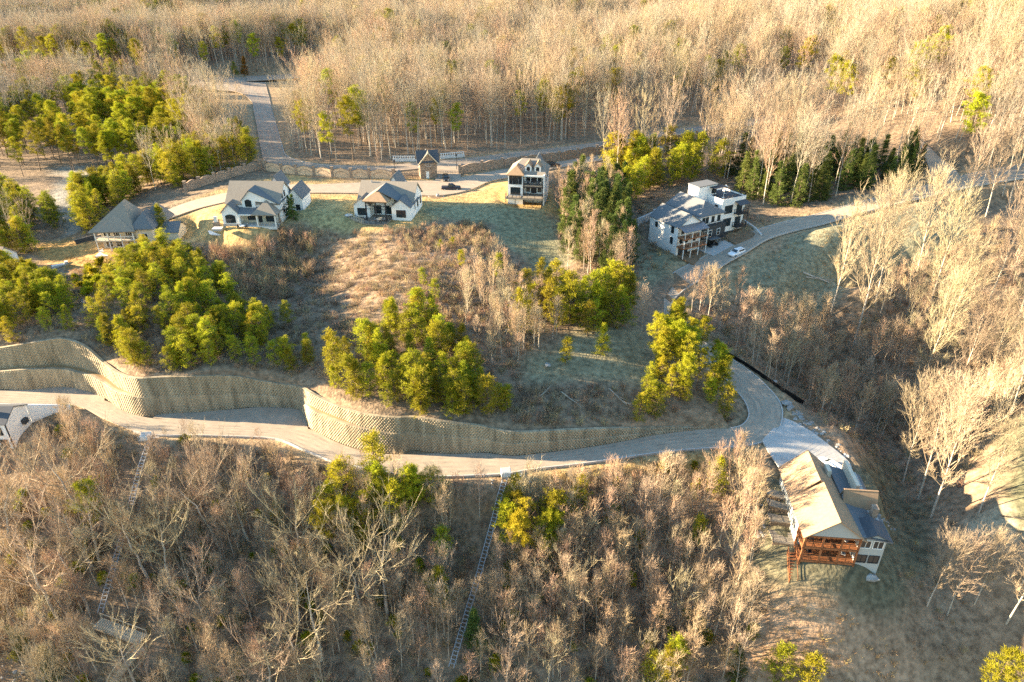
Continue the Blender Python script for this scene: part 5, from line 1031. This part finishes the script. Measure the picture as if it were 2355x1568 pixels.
# ---------------------------------------------------------------- stone fence along the entrance: pillars and arched panels
def fence_run(T, pts_v, m_panel, zoff=0, h=2.7, cut=()):
    P = [hit(x, y) for x, y in pts_v]
    for k, p in enumerate(P):
        z = p[2]-.3; b = MB().box(p[0]-.38,p[0]+.38,p[1]-.38,p[1]+.38,z,z+h+.55).box(p[0]-.5,p[0]+.5,p[1]-.5,p[1]+.5,z+h+.55,z+h+.75); b.build('pillar', 'stonework', T)
    for k in range(len(P)-1):
        if k in cut: continue
        a, b = np.array(P[k]), np.array(P[k+1]); d = b-a; L = np.linalg.norm(d[:2]); u = d/L; a = a+u*.4; b = b-u*.4; L = np.linalg.norm((b-a)[:2]); n = 10; nx, ny = -u[1], u[0]
        V = []; F_ = []
        for i in range(n+1):
            t = i/n; q = a+(b-a)*t; top = h*(.78+.24*math.sin(math.pi*t)); zb = q[2]-.4
            for s_ in (-.17,.17): V += [(q[0]+nx*s_, q[1]+ny*s_, zb), (q[0]+nx*s_, q[1]+ny*s_, q[2]+top)]
        for i in range(n): o = i*4; F_ += [(o,o+4,o+5,o+1),(o+2,o+3,o+7,o+6),(o+1,o+5,o+7,o+3)]
        F_ += [(0,1,3,2),(n*4,n*4+2,n*4+3,n*4+1)]; pan = mesh_obj('panel', V, F_, m_panel, T)
        c = MB()                                     # coping and a raised arch on the panel
        for i in range(n):
            t0, t1 = i/n, (i+1)/n; q0, q1 = a+(b-a)*t0, a+(b-a)*t1; h0, h1 = h*(.78+.24*math.sin(math.pi*t0)), h*(.78+.24*math.sin(math.pi*t1)); c.bar(q0+[0,0,h0+.06], q1+[0,0,h1+.06], .5, .14)
        c.build('coping', 'stonework', pan)
        g = MB(); m_ = 8
        for i in range(m_):
            t0, t1 = .12+.76*i/m_, .12+.76*(i+1)/m_; f = lambda t: h*(.35+.38*math.sin(math.pi*(t-.12)/.76)**.6); s_ = -.2
            q0, q1 = a+(b-a)*t0, a+(b-a)*t1; sgn = -1 if ny > 0 else 1
            g.bar((q0[0]+nx*.2*sgn, q0[1]+ny*.2*sgn, q0[2]+f(t0+1e-6)), (q1[0]+nx*.2*sgn, q1[1]+ny*.2*sgn, q1[2]+f(t1-1e-6)), .1, .12)
        g.build('arch_band', 'stonework', pan)
TF = thing('stone_fence', 'stone and stucco fence with arched panels left of the gatehouse', 'fence')
fence_run(TF, [(612,392),(648,398),(682,401),(723,404),(765,407),(808,410),(850,410),(905,412)], 'stucco_fence')
TF1 = thing('stone_fence', 'dark stone fence with arched panels running down to the left behind the houses', 'fence')
fence_run(TF1, [(428,440),(460,430),(495,420),(530,409),(565,399),(600,390)], 'stonework')
TF2 = thing('stone_fence', 'dark stone fence with arched panels climbing right of the gatehouse', 'fence')
fence_run(TF2, [(1057,401),(1108,392),(1155,385),(1200,380),(1243,374),(1285,369),(1328,362),(1372,356),(1413,350),(1455,344),(1500,336),(1545,330),(1600,322),(1655,314),(1705,306)], 'stonework')
# gates, lamps and guard rails at the entrance
def gate(vx0, vx1, vy, label):
    a, b = hit(vx0, vy), hit(vx1, vy); T = thing('entrance_gate', label, 'gate')
    for z in (.25,.75,1.25): MB().bar(a+[0,0,z], b+[0,0,z], .08).build('gate_bar', 'black_metal', T)
    m = MB()
    for k in range(9): p = a+(b-a)*k/8; m.bar(p+[0,0,.2], p+[0,0,1.3], .05)
    m.build('uprights', 'black_metal', T, kind='stuff')
gate(912, 962, 414, 'low dark swing gate between the fence end and the gatehouse'); gate(1008, 1052, 402, 'low swing gate right of the gatehouse, half in shade')
def lamp(vx, vy, label):
    p = hit(vx, vy); T = thing('lamp_post', label, 'lamp post', tuple(p)); MB().cyl((0,0,-.2),(0,0,4.6),.09,8,.06).build('pole', 'black_metal', T); MB().box(-.22,.22,-.22,.22,4.6,5.1).build('lantern', 'dark_trim', T); MB().box(-.3,.3,-.3,.3,5.1,5.16).build('cap', 'black_metal', T)
lamp(909, 407, 'dark lamp post at the fence end left of the gatehouse'); lamp(1050, 392, 'dark lamp post right of the gatehouse by the gate pillar')
def guard(v0, v1, label, y2=0):
    a, b = hit(*v0), hit(*v1); T = thing('guard_wall', label, 'guard wall'); MB().bar(a+[0,0,.5], b+[0,0,.5], .35, 1.0).build('wall', 'pale_concrete', T); MB().bar(a+[0,0,1.75], b+[0,0,1.75], .14, .16).build('rail', 'trim', T)
    n = 11
    for k in range(n): p = a+(b-a)*(k+.5)/n; MB().bar(p+[0,0,1.0], p+[0,0,1.68], .22).build('baluster', 'trim', T)
guard((903,372),(960,372), 'white guard wall with openings beyond the road left of the gatehouse'); guard((1012,366),(1068,361), 'white guard wall with openings beyond the road right of the gatehouse')
# ---------------------------------------------------------------- vehicles
def loft(sections):                                  # list of (x, [(y, z)...]) closed outlines -> body mesh along x
    m = MB(); k = len(sections[0][1]); V = [(x, y, z) for x, o in sections for y, z in o]; F_ = []
    for i in range(len(sections)-1):
        for j in range(k): a = i*k+j; b = i*k+(j+1)%k; F_.append((a, b, b+k, a+k))
    F_ += [tuple(range(k))[::-1], tuple(range((len(sections)-1)*k, len(sections)*k))]; m.add(V, F_); return m
def outline(w, z0, z1, tw=None): tw = tw or w; r = .12; return [(-w+r,z0),(w-r,z0),(w,z0+r),(tw,z1-r),(tw-r,z1),(-tw+r,z1),(-tw,z1-r),(-w,z0+r)]
def vehicle(name, label, cat, p, rot, kind, paint, group=None):
    T = thing(name, label, cat, tuple(p), rot); L = 5.6 if kind == 'pickup' else 4.8; h = L/2; W = .97
    if kind == 'pickup':
        body = loft([(-h,outline(W*.92,.45,.95)),(-h+.15,outline(W,.4,1.12)),(-h+1.9,outline(W,.38,1.12)),(-h+1.95,outline(W,.38,1.12)),(h-1.6,outline(W,.38,1.12)),(h-.4,outline(W*.97,.4,1.08)),(h,outline(W*.85,.45,.9))])
        cab = loft([(-h+1.85,outline(W*.9,1.1,1.2,W*.88)),(-h+2.1,outline(W*.88,1.1,1.85,W*.78)),(h-2.35,outline(W*.88,1.1,1.87,W*.78)),(h-1.55,outline(W*.9,1.08,1.2,W*.88))]); c0, c1 = -h+2.1, h-2.35; zt = 1.87
    else:
        body = loft([(-h,outline(W*.9,.42,.95)),(-h+.12,outline(W*.97,.36,1.1)),(h-1.3,outline(W*.97,.36,1.08)),(h-.35,outline(W*.95,.36,.98)),(h,outline(W*.8,.42,.8))])
        cab = loft([(-h+.05,outline(W*.88,1.06,1.15,W*.86)),(-h+.4,outline(W*.88,1.06,1.7,W*.76)),(h-2.2,outline(W*.88,1.06,1.74,W*.76)),(h-1.25,outline(W*.9,1.04,1.14,W*.86))]); c0, c1 = -h+.4, h-2.2; zt = 1.74
    B = body.build('body', paint, T); cab.build('cab', paint, B)
    if kind == 'pickup':
        MB().box(-h+.2,-h+1.8,-.78,.78,1.121,1.13).build('bed', 'dark_trim', T)
    for s_ in (-1, 1):                               # side glass
        y0, y1 = W*.885*s_, W*.80*s_; n = 2
        for i in range(n):
            xa = c0+.12+(c1-c0-.1)*i/n; xb = c0+(c1-c0-.1)*(i+1)/n; MB().prism([(xa,y0+.02*s_,1.2),(xb,y0+.02*s_,1.2),(xb,y1+.02*s_,zt-.14),(xa,y1+.02*s_,zt-.14)], .02).build('side_window', 'glass', T)
    x1 = h-1.55 if kind == 'pickup' else h-1.25
    MB().prism([(x1-.05,-.74,1.24),(x1-.05,.74,1.24),(c1+.08,.66,zt-.06),(c1+.08,-.66,zt-.06)], .02).build('windscreen', 'glass', T)
    xr = -h+1.85 if kind == 'pickup' else -h+.05; MB().prism([(xr+.03,.72,1.24),(xr+.03,-.72,1.24),(c0-.05,-.64,zt-.12),(c0-.05,.64,zt-.12)], .02).build('rear_window', 'glass', T)
    for x in (-h+1.05, h-.95):
        for s_ in (-1, 1): w_ = MB().cyl((x,s_*(W-.22),.36),(x,s_*(W+.02),.36),.37,14).build('wheel', 'rubber', T); MB().cyl((x,s_*(W+.02),.36),(x,s_*(W+.04),.36),.22,10).build('rim', 'steel', w_)
    for s_ in (-1, 1): MB().box(h-.12,h+.01,s_*.62-.16,s_*.62+.16,.68,.84).build('headlight', 'lamp_clear', T); MB().box(-h-.01,-h+.1,s_*.78-.1,s_*.78+.1,.7,1.0).build('tail_light', 'lamp_red', T)
    MB().box(h-.03,h+.06,-.8,.8,.42,.58).build('bumper', 'dark_trim' if paint != 'paint_white' else 'steel', T)
    for s_ in (-1,1): MB().box(x1-.35,x1-.15,s_*(W+.02)-.1,s_*(W+.02)+.1,1.12,1.3).build('mirror', paint, T)
    if kind == 'suv': 
        for s_ in (-1,1): MB().bar((c0+.1,s_*.6,zt+.05),(c1,s_*.6,zt+.05),.05).build('roof_rack', 'black_metal', T)
    return T
vehicle('pickup_truck', 'dark blue pickup truck parked on the sunlit concrete drive', 'pickup truck', hit(1037,437), 3, 'pickup', 'paint_blue')
vehicle('parked_car', 'dark car entering through the gate beside the gatehouse', 'car', hit(1025,415), -82, 'suv', 'paint_black')
vehicle('parked_car', 'black car parked behind the tall narrow house', 'car', hit(1271,385), 2, 'suv', 'paint_black')
vehicle('parked_car', 'white sport utility car on the road below the townhouses', 'car', hit(1692,588)+[0,0,.03], 216, 'suv', 'paint_white')
_g = at(1912, 1090, 25.6); vehicle('pickup_truck', 'white car with dark roof on the drive behind the timber deck house', 'car', (_g[0], _g[1]+1.0, 25.7), 118, 'suv', 'paint_white')
def buggy():
    p = hit(1636, 566); T = thing('covered_cart', 'small dark cart with flat grey canopy in front of the townhouses', 'cart', tuple(p), 30)
    MB().box(-1.5,1.5,-.7,.7,.4,.8).build('body', 'paint_black', T); MB().box(-1.6,1.6,-1,1,2.1,2.22).build('canopy', 'shingle_grey', T)
    for x in (-1.4,1.4):
        for y in (-.8,.8): MB().bar((x,y,.5),(x,y,2.1),.07).build('post', 'black_metal', T); MB().cyl((x*.75,y-.1,.35),(x*.75,y+.1,.35),.35,12).build('wheel', 'rubber', T)
    MB().box(-.3,.4,-.6,.6,.8,1.3).build('seat', 'dark_trim', T)
buggy()
# ---------------------------------------------------------------- townhouse drives, walls and the excavated strips in the road
def slab(name, poly, m, dz=.05, thick=.3, kind='structure', z=None):
    P = [hit(x, y) for x, y in poly]; zz = [p[2] for p in P]; c = np.mean(P, 0); A = np.array(P); 
    G = np.c_[A[:,:2], np.ones(len(A))]; co, *_ = np.linalg.lstsq(G, A[:,2], rcond=None); V = [(p[0],p[1], co[0]*p[0]+co[1]*p[1]+co[2]+dz) for p in P]; return MB().prism(V, thick).build(name, m, kind=kind)
slab('driveway', [(1556,592),(1592,570),(1618,586),(1594,612)], 'soil', .32, .6); slab('driveway', [(1660,545),(1706,520),(1742,545),(1690,566)], 'soil', .32, .6); slab('driveway', [(1600,574),(1650,548),(1686,566),(1640,592)], 'concrete', .26, .6)
slab('terrace', [(484,548),(478,533),(508,520),(600,517),(640,521),(560,538),(500,549)], 'pale_concrete', .12)
LE = RE['LOWER']
def band(f0, f1, m, zz):                             # a strip across the road between two places along it
    i0, i1 = int(f0), int(f1); E = LE[i0:i1+1]; ribbon('dirt_patch', E, m, z=zz)
def road_index(vx, vy):
    q = proj(.5*(LE[:,:3]+LE[:,3:])); return int(np.argmin(np.hypot(q[:,0]-vx, q[:,1]-vy)))
i_ = road_index(1556,655); ribbon('dirt_patch', LE[i_-2:i_+3], 'soil', z=.035, a=.02, b=.98); i_ = road_index(1527,680); ribbon('dirt_patch', LE[i_-1:i_+2], 'soil', z=.035, a=.02, b=.98)
def wall_run(name, label, cat, pv, h, m, w=.4, part='face', courses=0):
    P = [hit(x, y) for x, y in pv]; T = thing(name, label, cat)
    for a, b in zip(P[:-1], P[1:]):
        z0 = min(a[2], b[2])-.4; zt = max(a[2], b[2])+h
        if courses:
            n = int((zt-z0)/courses); L = np.linalg.norm((b-a)[:2]); u = (b-a)/L; c = max(1, int(L/1.6))
            for r in range(n):
                for k in range(c):
                    q0 = a+u*(L*k/c+.02); q1 = a+u*(L*(k+1)/c-.02); MB().bar((q0[0],q0[1],z0+(r+.5)*courses),(q1[0],q1[1],z0+(r+.5)*courses), w+rng.uniform(-.04,.04), courses-.03).build('block', m, T)
        else: MB().bar((a[0],a[1],a[2]+h/2-.2),(b[0],b[1],b[2]+h/2-.2), w, h+.4).build(part, m, T)
    return T
wall_run('garden_wall', 'pale block retaining wall behind the townhouses', 'wall', [(1464,520),(1500,503),(1550,486),(1604,470)], 2.0, 'pale_grey_wall', courses=.5)
wall_run('garden_wall', 'grey concrete wall below the hip roofed house', 'wall', [(196,626),(245,629),(297,623)], .7, 'concrete', .5)
wall_run('garden_wall', 'dark box edged wall left of the hip roofed house', 'wall', [(176,563),(222,550)], 1.3, 'dark_cladding', .5)
wall_run('garden_wall', 'pale stone wall at the right of the townhouse drive', 'wall', [(1712,512),(1735,530),(1750,545)], .7, 'pale_grey_wall', .4)
wall_run('silt_fence', 'black silt fence along the outer edge of the bend', 'fence', [(1645,806),(1680,824),(1720,848),(1760,874),(1800,902),(1845,930)], .8, 'black_metal', .06, part='sheet')
# ---------------------------------------------------------------- stepped terraces beside the timber deck house
TT = thing('garden_terraces', 'stepped timber edged terraces left of the timber deck house', 'terrace')
for k, (y0, y1) in enumerate(((1128,1150),(1158,1178),(1188,1210),(1220,1252))):
    a, b, c, d = hit(1752+4*k, y0+6), hit(1806+6*k, y0+10), hit(1812+6*k, y1+8), hit(1756+6*k, y1+2); zt = max(a[2], b[2])+.25
    MB().prism([(p[0], p[1], zt) for p in (a, b, c, d)], .2).build('deck', 'grey_wood', TT); MB().bar((d[0],d[1],zt-.6),(c[0],c[1],zt-.6), .2, .9).build('edge_beam', 'bark_pine', TT); 
    MB().bar((d[0],d[1],zt+.9),(a[0],a[1],zt+.9), .07).bar((d[0],d[1],zt-.2),(d[0],d[1],zt+.9),.08).bar((a[0],a[1],zt-.2),(a[0],a[1],zt+.9),.08).bar((d[0],d[1],zt+.45),(a[0],a[1],zt+.45),.04).build('railing', 'dark_trim', TT)
# ---------------------------------------------------------------- hillside rail tracks and timber walkways
def track(pv, label, lift=1.0, gauge=.8, step=.6, until=None):
    P = [hit(x, y)+[0,0,lift] for x, y in pv]; T = thing('rail_track', label, 'rail track'); s = [0]
    for a, b in zip(P[:-1], P[1:]): s.append(s[-1]+np.linalg.norm(b-a))
    P = np.array(P); n = max(2, int(s[-1]/3)); S_ = np.linspace(0, s[-1], n); Q = np.stack([np.interp(S_, s, P[:,i]) for i in range(3)], 1)
    g = Q[1:-1].copy(); Q[1:-1,2] = (Q[:-2,2]+g[:,2]+Q[2:,2])/3
    for sd in (-1, 1):
        m = MB()
        for a, b in zip(Q[:-1], Q[1:]): u = (b-a)/np.linalg.norm(b-a); nx = np.array([u[1],-u[0],0]); nx /= np.linalg.norm(nx); m.bar(a+nx*gauge/2*sd, b+nx*gauge/2*sd, .09, .12)
        m.build('rail', 'steel', T)
    k = int(s[-1]/step)
    for i in range(k):
        d = (i+.5)*step; p = np.array([np.interp(d, S_, Q[:,j]) for j in range(3)]); q = np.array([np.interp(d+.1, S_, Q[:,j]) for j in range(3)]); u = (q-p); nx = np.array([u[1],-u[0],0]); nx /= np.linalg.norm(nx)+1e-9; MB().bar(p-nx*gauge/2, p+nx*gauge/2, .12, .1).build('cross_tie', 'steel', T)
        if i % 4 == 0:
            for sd in (-1, 1): e = p+nx*gauge/2*sd; MB().bar(e, (e[0], e[1], z1(e[0], e[1])-.3), .1).build('leg', 'steel', T)
track([(346,1028),(335,1065),(320,1120),(306,1170),(290,1230),(272,1290),(255,1350),(235,1420)], 'steel rail track with ladder like ties running down the lower left slope')
track([(1162,1112),(1150,1150),(1135,1210),(1118,1275),(1100,1340),(1080,1405),(1060,1470),(1038,1545)], 'thin steel rail track descending the middle of the lower slope')
def walkway(pv, w, label, rail=True, lift=.9, m='pale_wood'):
    P = [hit(x, y)+[0,0,lift] for x, y in pv]; T = thing('timber_walkway', label, 'walkway')
    for a, b in zip(P[:-1], P[1:]):
        L = np.linalg.norm(b-a); u = (b-a)/L; nx = np.array([u[1],-u[0],0]); nx /= np.linalg.norm(nx); n = max(3, int(L/.35))
        for k in range(n): p = a+u*(L*(k+.5)/n); MB().bar(p-nx*w/2, p+nx*w/2, L/n-.05, .06).build('plank', m, T)
        for sd in (-1, 1):
            MB().bar(a+nx*w/2*sd-[0,0,.15], b+nx*w/2*sd-[0,0,.15], .12, .22).build('beam', 'grey_wood', T)
            if rail: MB().bar(a+nx*w/2*sd+[0,0,1], b+nx*w/2*sd+[0,0,1], .1).build('handrail', m, T)
            for t in np.arange(0, 1.01, 1/max(1, int(L/2))): q = a+u*L*t+nx*w/2*sd; MB().bar((q[0],q[1],z1(q[0],q[1])-.3), (q[0],q[1],q[2]+(1 if rail else 0)), .12).build('post', m, T)
walkway([(230,1448),(335,1488)], 1.9, 'railed timber bridge deck in the lower left wood', lift=1.6)
walkway([(330,1500),(305,1530),(278,1568),(262,1590)], 1.2, 'pale plank walkway going down from the timber bridge', lift=1.2)
walkway([(322,1122),(300,1180),(290,1230),(270,1290),(262,1340)], .9, 'weathered timber steps beside the left rail track', rail=False, lift=.5, m='grey_wood')
def platform(vx, vy, label, w=2.2):
    p = hit(vx, vy); T = thing('lift_platform', label, 'platform', tuple(p), 8); MB().box(-w/2,w/2,-1,1,.9,1.05).build('floor', 'grey_wood', T); MB().box(-.8,.8,-.7,.7,1.05,1.9).build('car', 'trim', T); MB().box(-.7,.7,-.6,.6,1.901,1.95).build('seat', 'grey_siding', T)
    for x in (-w/2+.1,w/2-.1):
        for y in (-.9,.9): MB().bar((x,y,-1),(x,y,2),.1).build('post', 'steel', T)
platform(341, 1020, 'white rail lift car at the top of the left track'); platform(1163, 1103, 'pale rail lift car at the top of the middle track', 1.6)
slab('concrete_pad', [(1186,1084),(1204,1082),(1196,1104),(1178,1104)], 'pale_concrete', .12); slab('concrete_pad', [(355,1002),(372,1003),(350,1024),(338,1018)], 'pale_concrete', .12)
# ---------------------------------------------------------------- rocks: riprap beds of loose stone, and boulders
def rock_mesh(seed, n=1):
    g = np.random.default_rng(seed); bm = bmesh.new(); bmesh.ops.create_icosphere(bm, subdivisions=1, radius=1)
    for v in bm.verts: v.co *= g.uniform(.7, 1.2); v.co.z *= .7
    me = bpy.data.meshes.new('rock'); bm.to_mesh(me); bm.free(); me.materials.append(M['rock']); return me
RM = [rock_mesh(k) for k in range(5)]
for i, me in enumerate(RM): MODELS.setdefault('riprap', []).append((1.0, None, None, me))
def ripzone(poly, per, s, seed): return [('riprap', p[0], p[1], p[2], s*rng.uniform(.6,1.4), '') for p in scatter('straw', poly, per, seed, zguess=26, clear=.2)]
rip = ripzone([(1812,935),(1835,945),(1900,995),(1945,1035),(1960,1062),(1925,1050),(1870,1000),(1818,955)], .30, .36, 71) + ripzone([(1706,1090),(1744,1085),(1752,1140),(1762,1230),(1738,1235),(1712,1150)], .3, .3, 72) + ripzone([(1664,815),(1690,828),(1720,900),(1712,935),(1700,915)], .6, .28, 73) \
    + ripzone([(1965,1130),(1985,1150),(2080,1230),(2060,1228),(1980,1170)], .8, .25, 74) + ripzone([(150,640),(220,640),(215,700),(150,690)], 1.2, .35, 75) + ripzone([(1120,1100),(1180,1104),(1230,1105),(1215,1118),(1130,1120)], .5, .32, 76) + ripzone([(0,1525),(60,1540),(40,1568),(0,1568)], .8, .4, 77)
if rip: mass('riprap', 'riprap', rip, 'loose grey rubble stones')
for k, (x, y, s, lab) in enumerate(((1806,932,.9,'grey boulder at the top of the rubble bed beside the bend'),(1815,940,.8,'grey boulder right below another at the head of the rubble bed'),(1260,843,.7,'pale boulder lying on the shaded clearing'),(2000,1335,1.0,'flat pale rock at the foot of the grey house corner'),(1780,880,.5,'small rock above the outer kerb of the bend'))):
    p = hit(x, y); o = bpy.data.objects.new('boulder', RM[k]); COL.objects.link(o); o.location = (p[0], p[1], p[2]+.2); o.scale = (s*1.3, s, s*.8); o.rotation_euler = (0, 0, k); tag(o, lab, 'boulder')
# fallen logs
def log(v0, v1, r, label, lift=.35, m='bark_pale'):
    a, b = hit(*v0)+[0,0,lift], hit(*v1)+[0,0,lift]; T = thing('fallen_log', label, 'log'); MB().cyl(a, b, r, 8, r*.5).build('trunk', m, T); g = MB(); u = (b-a)/np.linalg.norm(b-a)
    for k in range(5): p = a+(b-a)*(.4+.12*k); q = p+u*1.6+np.array([rng.uniform(-1.2,1.2), rng.uniform(-1,1), rng.uniform(.1,.9)]); g.cyl(p, q, r*.35, 5, .02)
    g.build('branches', m, T)
log((1845,632),(1905,655), .22, 'long white fallen log on the shaded grass below the road'); log((1852,642),(1898,650), .15, 'thinner fallen log lying against the long white one'); log((555,1318),(498,1365), .2, 'bluish fallen trunk in the lower left wood')
log((1960,795),(1985,810), .15, 'short fallen log at the foot of the tallest valley tree'); log((1290,905),(1330,935), .14, 'grey dead trunk on the brushy bank under the clearing'); log((1220,930),(1258,905), .12, 'bare dead pole lying on the brushy bank, left one'); log((1400,900),(1440,935), .12, 'bare dead pole lying on the brushy bank, right one'); log((2300,1190),(2350,1200), .12, 'low black edging beside the lawn at the right edge', m='black_metal')
# terrace furniture
def table(loc, rot, label, r=.7, m='pale_wood'):
    T = thing('garden_table', label, 'table', loc, rot); MB().cyl((0,0,.7),(0,0,.76),r,14).build('tabletop', m, T); MB().cyl((0,0,0),(0,0,.7),.08,8).build('leg', 'dark_trim', T)
def chair(loc, rot, label, m='fabric', group=None):
    T = thing('garden_chair', label, 'chair', loc, rot, group); MB().box(-.3,.3,-.3,.3,.38,.5).build('seat', m, T); MB().box(-.3,.3,.24,.32,.5,1.0).build('backrest', m, T)
    for x in (-.26,.26):
        for y in (-.26,.26): MB().box(x-.03,x+.03,y-.03,y+.03,0,.38).build('leg', 'dark_trim', T)
def onto(H, x, y, z): c, s = math.cos(H.r), math.sin(H.r); return (H.o[0]+x*c-y*s, H.o[1]+x*s+y*c, H.o[2]+z)
table(onto(HC,2.2,-1.4,.36), 0, 'round warm wood table on the left end of the timber deck', .75); table(onto(HC,7.6,-2.6,.36), 0, 'round table under the high porch roof of the timber deck', .8)
for k, (x, y, r_, l) in enumerate(((1.0,-1.3,90,'grey chair left of the round table on the deck'),(3.4,-1.6,-90,'grey chair right of the round table on the deck'),(6.6,-2.6,90,'dark chair at the table under the high porch'),(8.7,-2.6,-90,'dark chair by the right railing of the deck'),(7.6,-3.7,180,'dark chair with its back to the deck railing'))): chair(onto(HC,x,y,.36), r_, l)
def tub(loc, label): T = thing('hot_tub', label, 'hot tub', loc); MB().cyl((0,0,0),(0,0,.8),1.0,16).build('shell', 'dark_cladding', T); MB().cyl((0,0,.8),(0,0,.9),1.03,16).build('cover', 'rug', T)
tub(onto(HC,-1.6,-.2,-.1), 'round dark tub with pale cover beside the left gable of the deck house')
table(onto(HB,5.6,-1.9,.05), 0, 'round table with pale top on the terrace of the arched window house', .7, 'trim')
for k, (x, l) in enumerate(((4.7,'dark chair left of the terrace table'),(6.6,'dark chair right of the terrace table'))): chair(onto(HB,x,-1.9,.05), 90-180*k, l, 'dark_trim')
T_ = thing('fireplace', 'pale stacked stone outdoor fireplace at the left of the terrace', 'fireplace', onto(HB,-1.4,-1.0,-.2)); MB().box(-.8,.8,-.4,.4,0,1.6).build('hearth', 'stonework', T_); MB().box(-.4,.4,-.3,.3,1.6,3.0).build('chimney', 'pale_concrete', T_)
T_ = thing('planter_box', 'square pale fire pit table on the terrace', 'fire pit', onto(HB,-.4,-3.0,-.1)); MB().box(-1.1,1.1,-.8,.8,0,.5).build('base', 'concrete', T_); MB().box(-1.2,1.2,-.9,.9,.5,.6).build('top', 'pale_concrete', T_)
for k, (x, z, l) in enumerate(((1.4,4.64,'dark chair on the upper timber deck, left one'),(3.2,4.64,'dark chair on the upper timber deck beside the middle post'),(6.2,4.64,'pale chair on the upper timber deck by the right post'),(6.4,2.04,'white lounger chair on the lower timber deck'),(1.6,2.04,'brown chair on the lower timber deck, left one'))): chair(onto(HG,x,1.5,z), 20*k, l, 'fabric' if k in (2,3) else 'dark_trim')
for k, (x, l, m_) in enumerate(((5.5,'blue chair on the middle porch of the tall house, left one',0),(8.4,'blue chair on the middle porch of the tall house, right one',0))): chair(onto(HD,x,.9,5.4), 0, l, 'shingle_dark')
def parasol(loc, label): T = thing('parasol', label, 'parasol', loc); MB().cyl((0,0,0),(0,0,2.4),.04,6).build('pole', 'trim', T); MB().cyl((0,0,1.9),(0,0,2.4),.5,8,.05).build('canopy', 'trim', T); MB().cyl((0,0,0),(0,0,.1),.35,8).build('base', 'trim', T)
parasol(onto(T3,5.2,4.6,10.76), 'closed white parasol on the roof terrace, right one'); parasol(onto(T3,2.2,2.2,10.76), 'closed white parasol on the roof terrace near the front corner')
T_ = thing('curved_panel', 'white curved slab standing on the golden bank left of the hip roofed house', 'slab', tuple(hit(138,612)), 35); MB().box(-1.8,1.8,-.5,.5,-.2,.5).box(1.2,2.0,-.5,.5,.5,1.0).build('slab', 'pale_concrete', T_)
T_ = thing('notice_board', 'dark board beside the fork of the upper road', 'sign', tuple(hit(2160,440)), 10); MB().box(-.7,.7,-.06,.06,.5,1.9).build('board', 'dark_trim', T_)
for x in (-.6,.6): MB().box(x-.05,x+.05,-.04,.04,-.2,.5).build('post', 'dark_trim', T_)
T_ = thing('flower_bed', 'round flower bed with kerb and rock on the lawn right of the deck house', 'flower bed', tuple(hit(1003,453))); MB().cyl((0,0,-.1),(0,0,.15),2.3,20).build('kerb', 'concrete', T_); MB().cyl((0,0,.15),(0,0,.2),2.1,20).build('mulch', 'soil', T_); MB().cyl((.4,0,.2),(.5,0,.9),.6,7,.3).build('rock', 'rock', T_)
